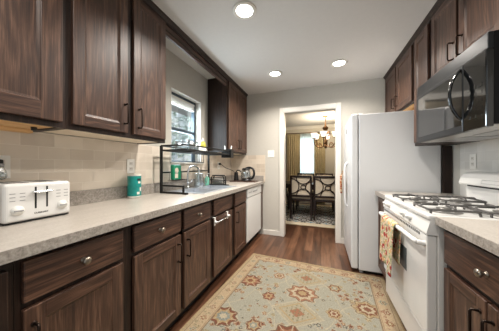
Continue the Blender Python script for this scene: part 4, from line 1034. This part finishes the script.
# curtains
rd = solo('curtain_rod', MB().cyl((-1.12, YD-0.11, 2.215), (0.22, YD-0.11, 2.215), 0.012, 12).ball((-1.13, YD-0.11, 2.215), 0.025).ball((0.23, YD-0.11, 2.215), 0.025), OLDGOLD, 'bronze curtain rod above the dining room window', 'curtain rod', (-0.48, YD-0.11, 2.215))
mm = MB()
for x in (-1.08, 0.18): mm.box(x-0.01, x+0.01, YD-0.12, YD, 2.205, 2.20, 0).box(x-0.012, x+0.012, YD-0.006, YD, 2.18, 2.24)
obj('brackets', mm, OLDGOLD, rd)
def curtain(x0, x1, folds, yb, amp, ztop, zbot):
    def fn(u, v):
        k = 0.55+0.45*v
        return (x0+(x1-x0)*u+0.01*math.sin(u*folds*PI)*v, yb+amp*k*math.sin(u*folds*2*PI), ztop+(zbot-ztop)*v)
    return MB().grid(fn, folds*10, 12)
solo('curtain', curtain(-1.02, -0.62, 6, YD-0.11, 0.028, 2.192, 0.03), DRAPE, 'left gold drape on the dining room curtain rod', 'curtain', (-0.84, YD-0.11, 2.2), 'gold drapes', 0.003)
solo('curtain', curtain(-0.20, 0.12, 5, YD-0.11, 0.028, 2.192, 0.03), DRAPE, 'right gold drape below the chandelier', 'curtain', (-0.09, YD-0.11, 2.2), 'gold drapes', 0.003)
solo('sheer_curtain', curtain(-0.72, -0.12, 9, YD-0.05, 0.016, 2.2, 0.1), SHEER, 'pale sheer curtain over the bright dining room window', 'curtain', (-0.48, YD-0.05, 2.2))
# chandelier
hx_, hy_ = 0.105, 5.40
r = thing('chandelier', 'bronze chandelier with upturned white glass shades in the dining room', 'chandelier', (hx_, hy_, ZC))
obj('canopy', MB().lathe((hx_, hy_, ZC), [(0.065, -0.0005), (0.06, -0.02), (0.02, -0.04), (0.0, -0.045)], 20), OLDGOLD, r)
obj('chain', MB().cyl((hx_, hy_, 2.40), (hx_, hy_, 2.24), 0.010, 8), OLDGOLD, r)
obj('column', MB().lathe((hx_, hy_, 1.62), [(0.0, 0), (0.02, 0.01), (0.035, 0.04), (0.02, 0.08), (0.05, 0.13), (0.055, 0.17), (0.022, 0.22), (0.02, 0.40), (0.05, 0.47), (0.075, 0.52), (0.03, 0.56), (0.015, 0.63)], 20), OLDGOLD, r)
for k in range(6):
    a = 2*PI*k/6+0.35; ca, sa = math.cos(a), math.sin(a)
    def Q(rr, z): return (hx_+rr*ca, hy_+rr*sa, z)
    m = MB().tube(spline([Q(0.03, 1.72), Q(0.09, 1.66), Q(0.19, 1.65), Q(0.27, 1.72), Q(0.285, 1.80), Q(0.285, 1.86)], 5), 0.011, 8)
    m.tube(spline([Q(0.10, 1.68), Q(0.15, 1.76), Q(0.20, 1.74), Q(0.18, 1.69)], 5), 0.008, 6).tube(spline([Q(0.03, 2.0), Q(0.10, 2.03), Q(0.12, 1.96), Q(0.07, 1.94)], 5), 0.008, 6)
    m.lathe(Q(0.285, 1.855), [(0.012, 0), (0.045, 0.01), (0.048, 0.02), (0.03, 0.025)], 14)
    arm = obj('arm', m, OLDGOLD, r)
    obj('shade', MB().lathe(Q(0.285, 1.875), [(0.03, 0), (0.055, 0.03), (0.065, 0.08), (0.085, 0.13), (0.082, 0.13), (0.06, 0.08), (0.05, 0.03), (0.0, 0.008)], 20), SHADE, arm)
l = bpy.data.lights.new('chandelier_lamp', 'POINT'); l.energy = CHAND_W; l.color = (1, 0.84, 0.62); l.shadow_soft_size = 0.2
o = bpy.data.objects.new('chandelier_lamp', l); COL.objects.link(o); o.location = (hx_, hy_, 2.12)

# ------------------------------------------------------------------ blind and tree outside the kitchen window
r = thing('window_blind', 'raised white slatted blind at the top of the kitchen window', 'blind', (XL-0.085, 2.12, 1.9))
obj('headrail', MB().box(XL-0.098, XL-0.072, WFY+fw, WY1-fw, WZ1-fw-0.022, WZ1-fw-0.001, 0.002), TRIM, r)
m = MB()
for k in range(7):
    z = WZ1-fw-0.03-k*0.011; m.box(XL-0.098, XL-0.072, WFY+fw+0.004, WY1-fw-0.004, z, z+0.003)
obj('slats', m, TRIM, r)
LEAF = NT('leafy_green'); LEAF.b.inputs['Roughness'].default_value = 0.6
oi = LEAF.coords((1, 1, 1)); nz = LEAF.n('ShaderNodeTexNoise', Scale=2.2, Detail=3.0); LEAF.l(oi, nz.inputs['Vector'])
LEAF.l(LEAF.ramp(nz.outputs['Fac'], [(0.3, srgb(150, 176, 160)), (0.6, srgb(196, 214, 198)), (0.8, srgb(226, 234, 222))]), LEAF.b.inputs['Base Color'])
BARK = plain('bark', srgb(92, 80, 70), 0.9, noise=0.3)
rt = random.Random(5)
r = thing('tree', 'leafy tree outside seen through the kitchen window', 'tree', (-6.2, 5.6, -0.3))
m = MB()
for k in range(2600):
    a = rt.uniform(0, 2*PI); b = rt.uniform(-1, 1); q = rt.uniform(0.35, 1)**0.5
    c = Vector((-6.2+2.1*q*math.cos(a)*math.sqrt(1-b*b), 6.2+3.2*q*math.sin(a)*math.sqrt(1-b*b), 3.3+2.3*q*b))
    n = Vector((rt.gauss(0, 1), rt.gauss(0, 1), rt.gauss(0, 1))).normalized(); t1 = n.orthogonal().normalized()*0.11; t2 = n.cross(t1).normalized()*0.05
    m.add([c-t1, c-t2+n*0.02, c+t1, c+t2+n*0.02], [(0, 1, 2, 3)])
obj('foliage', m, LEAF.m, r)
obj('trunk', MB().tube([(-6.2, 6.2, -0.3), (-6.25, 6.15, 1.6), (-6.1, 6.3, 3.4)], [0.2, 0.15, 0.07], 10), BARK, r)
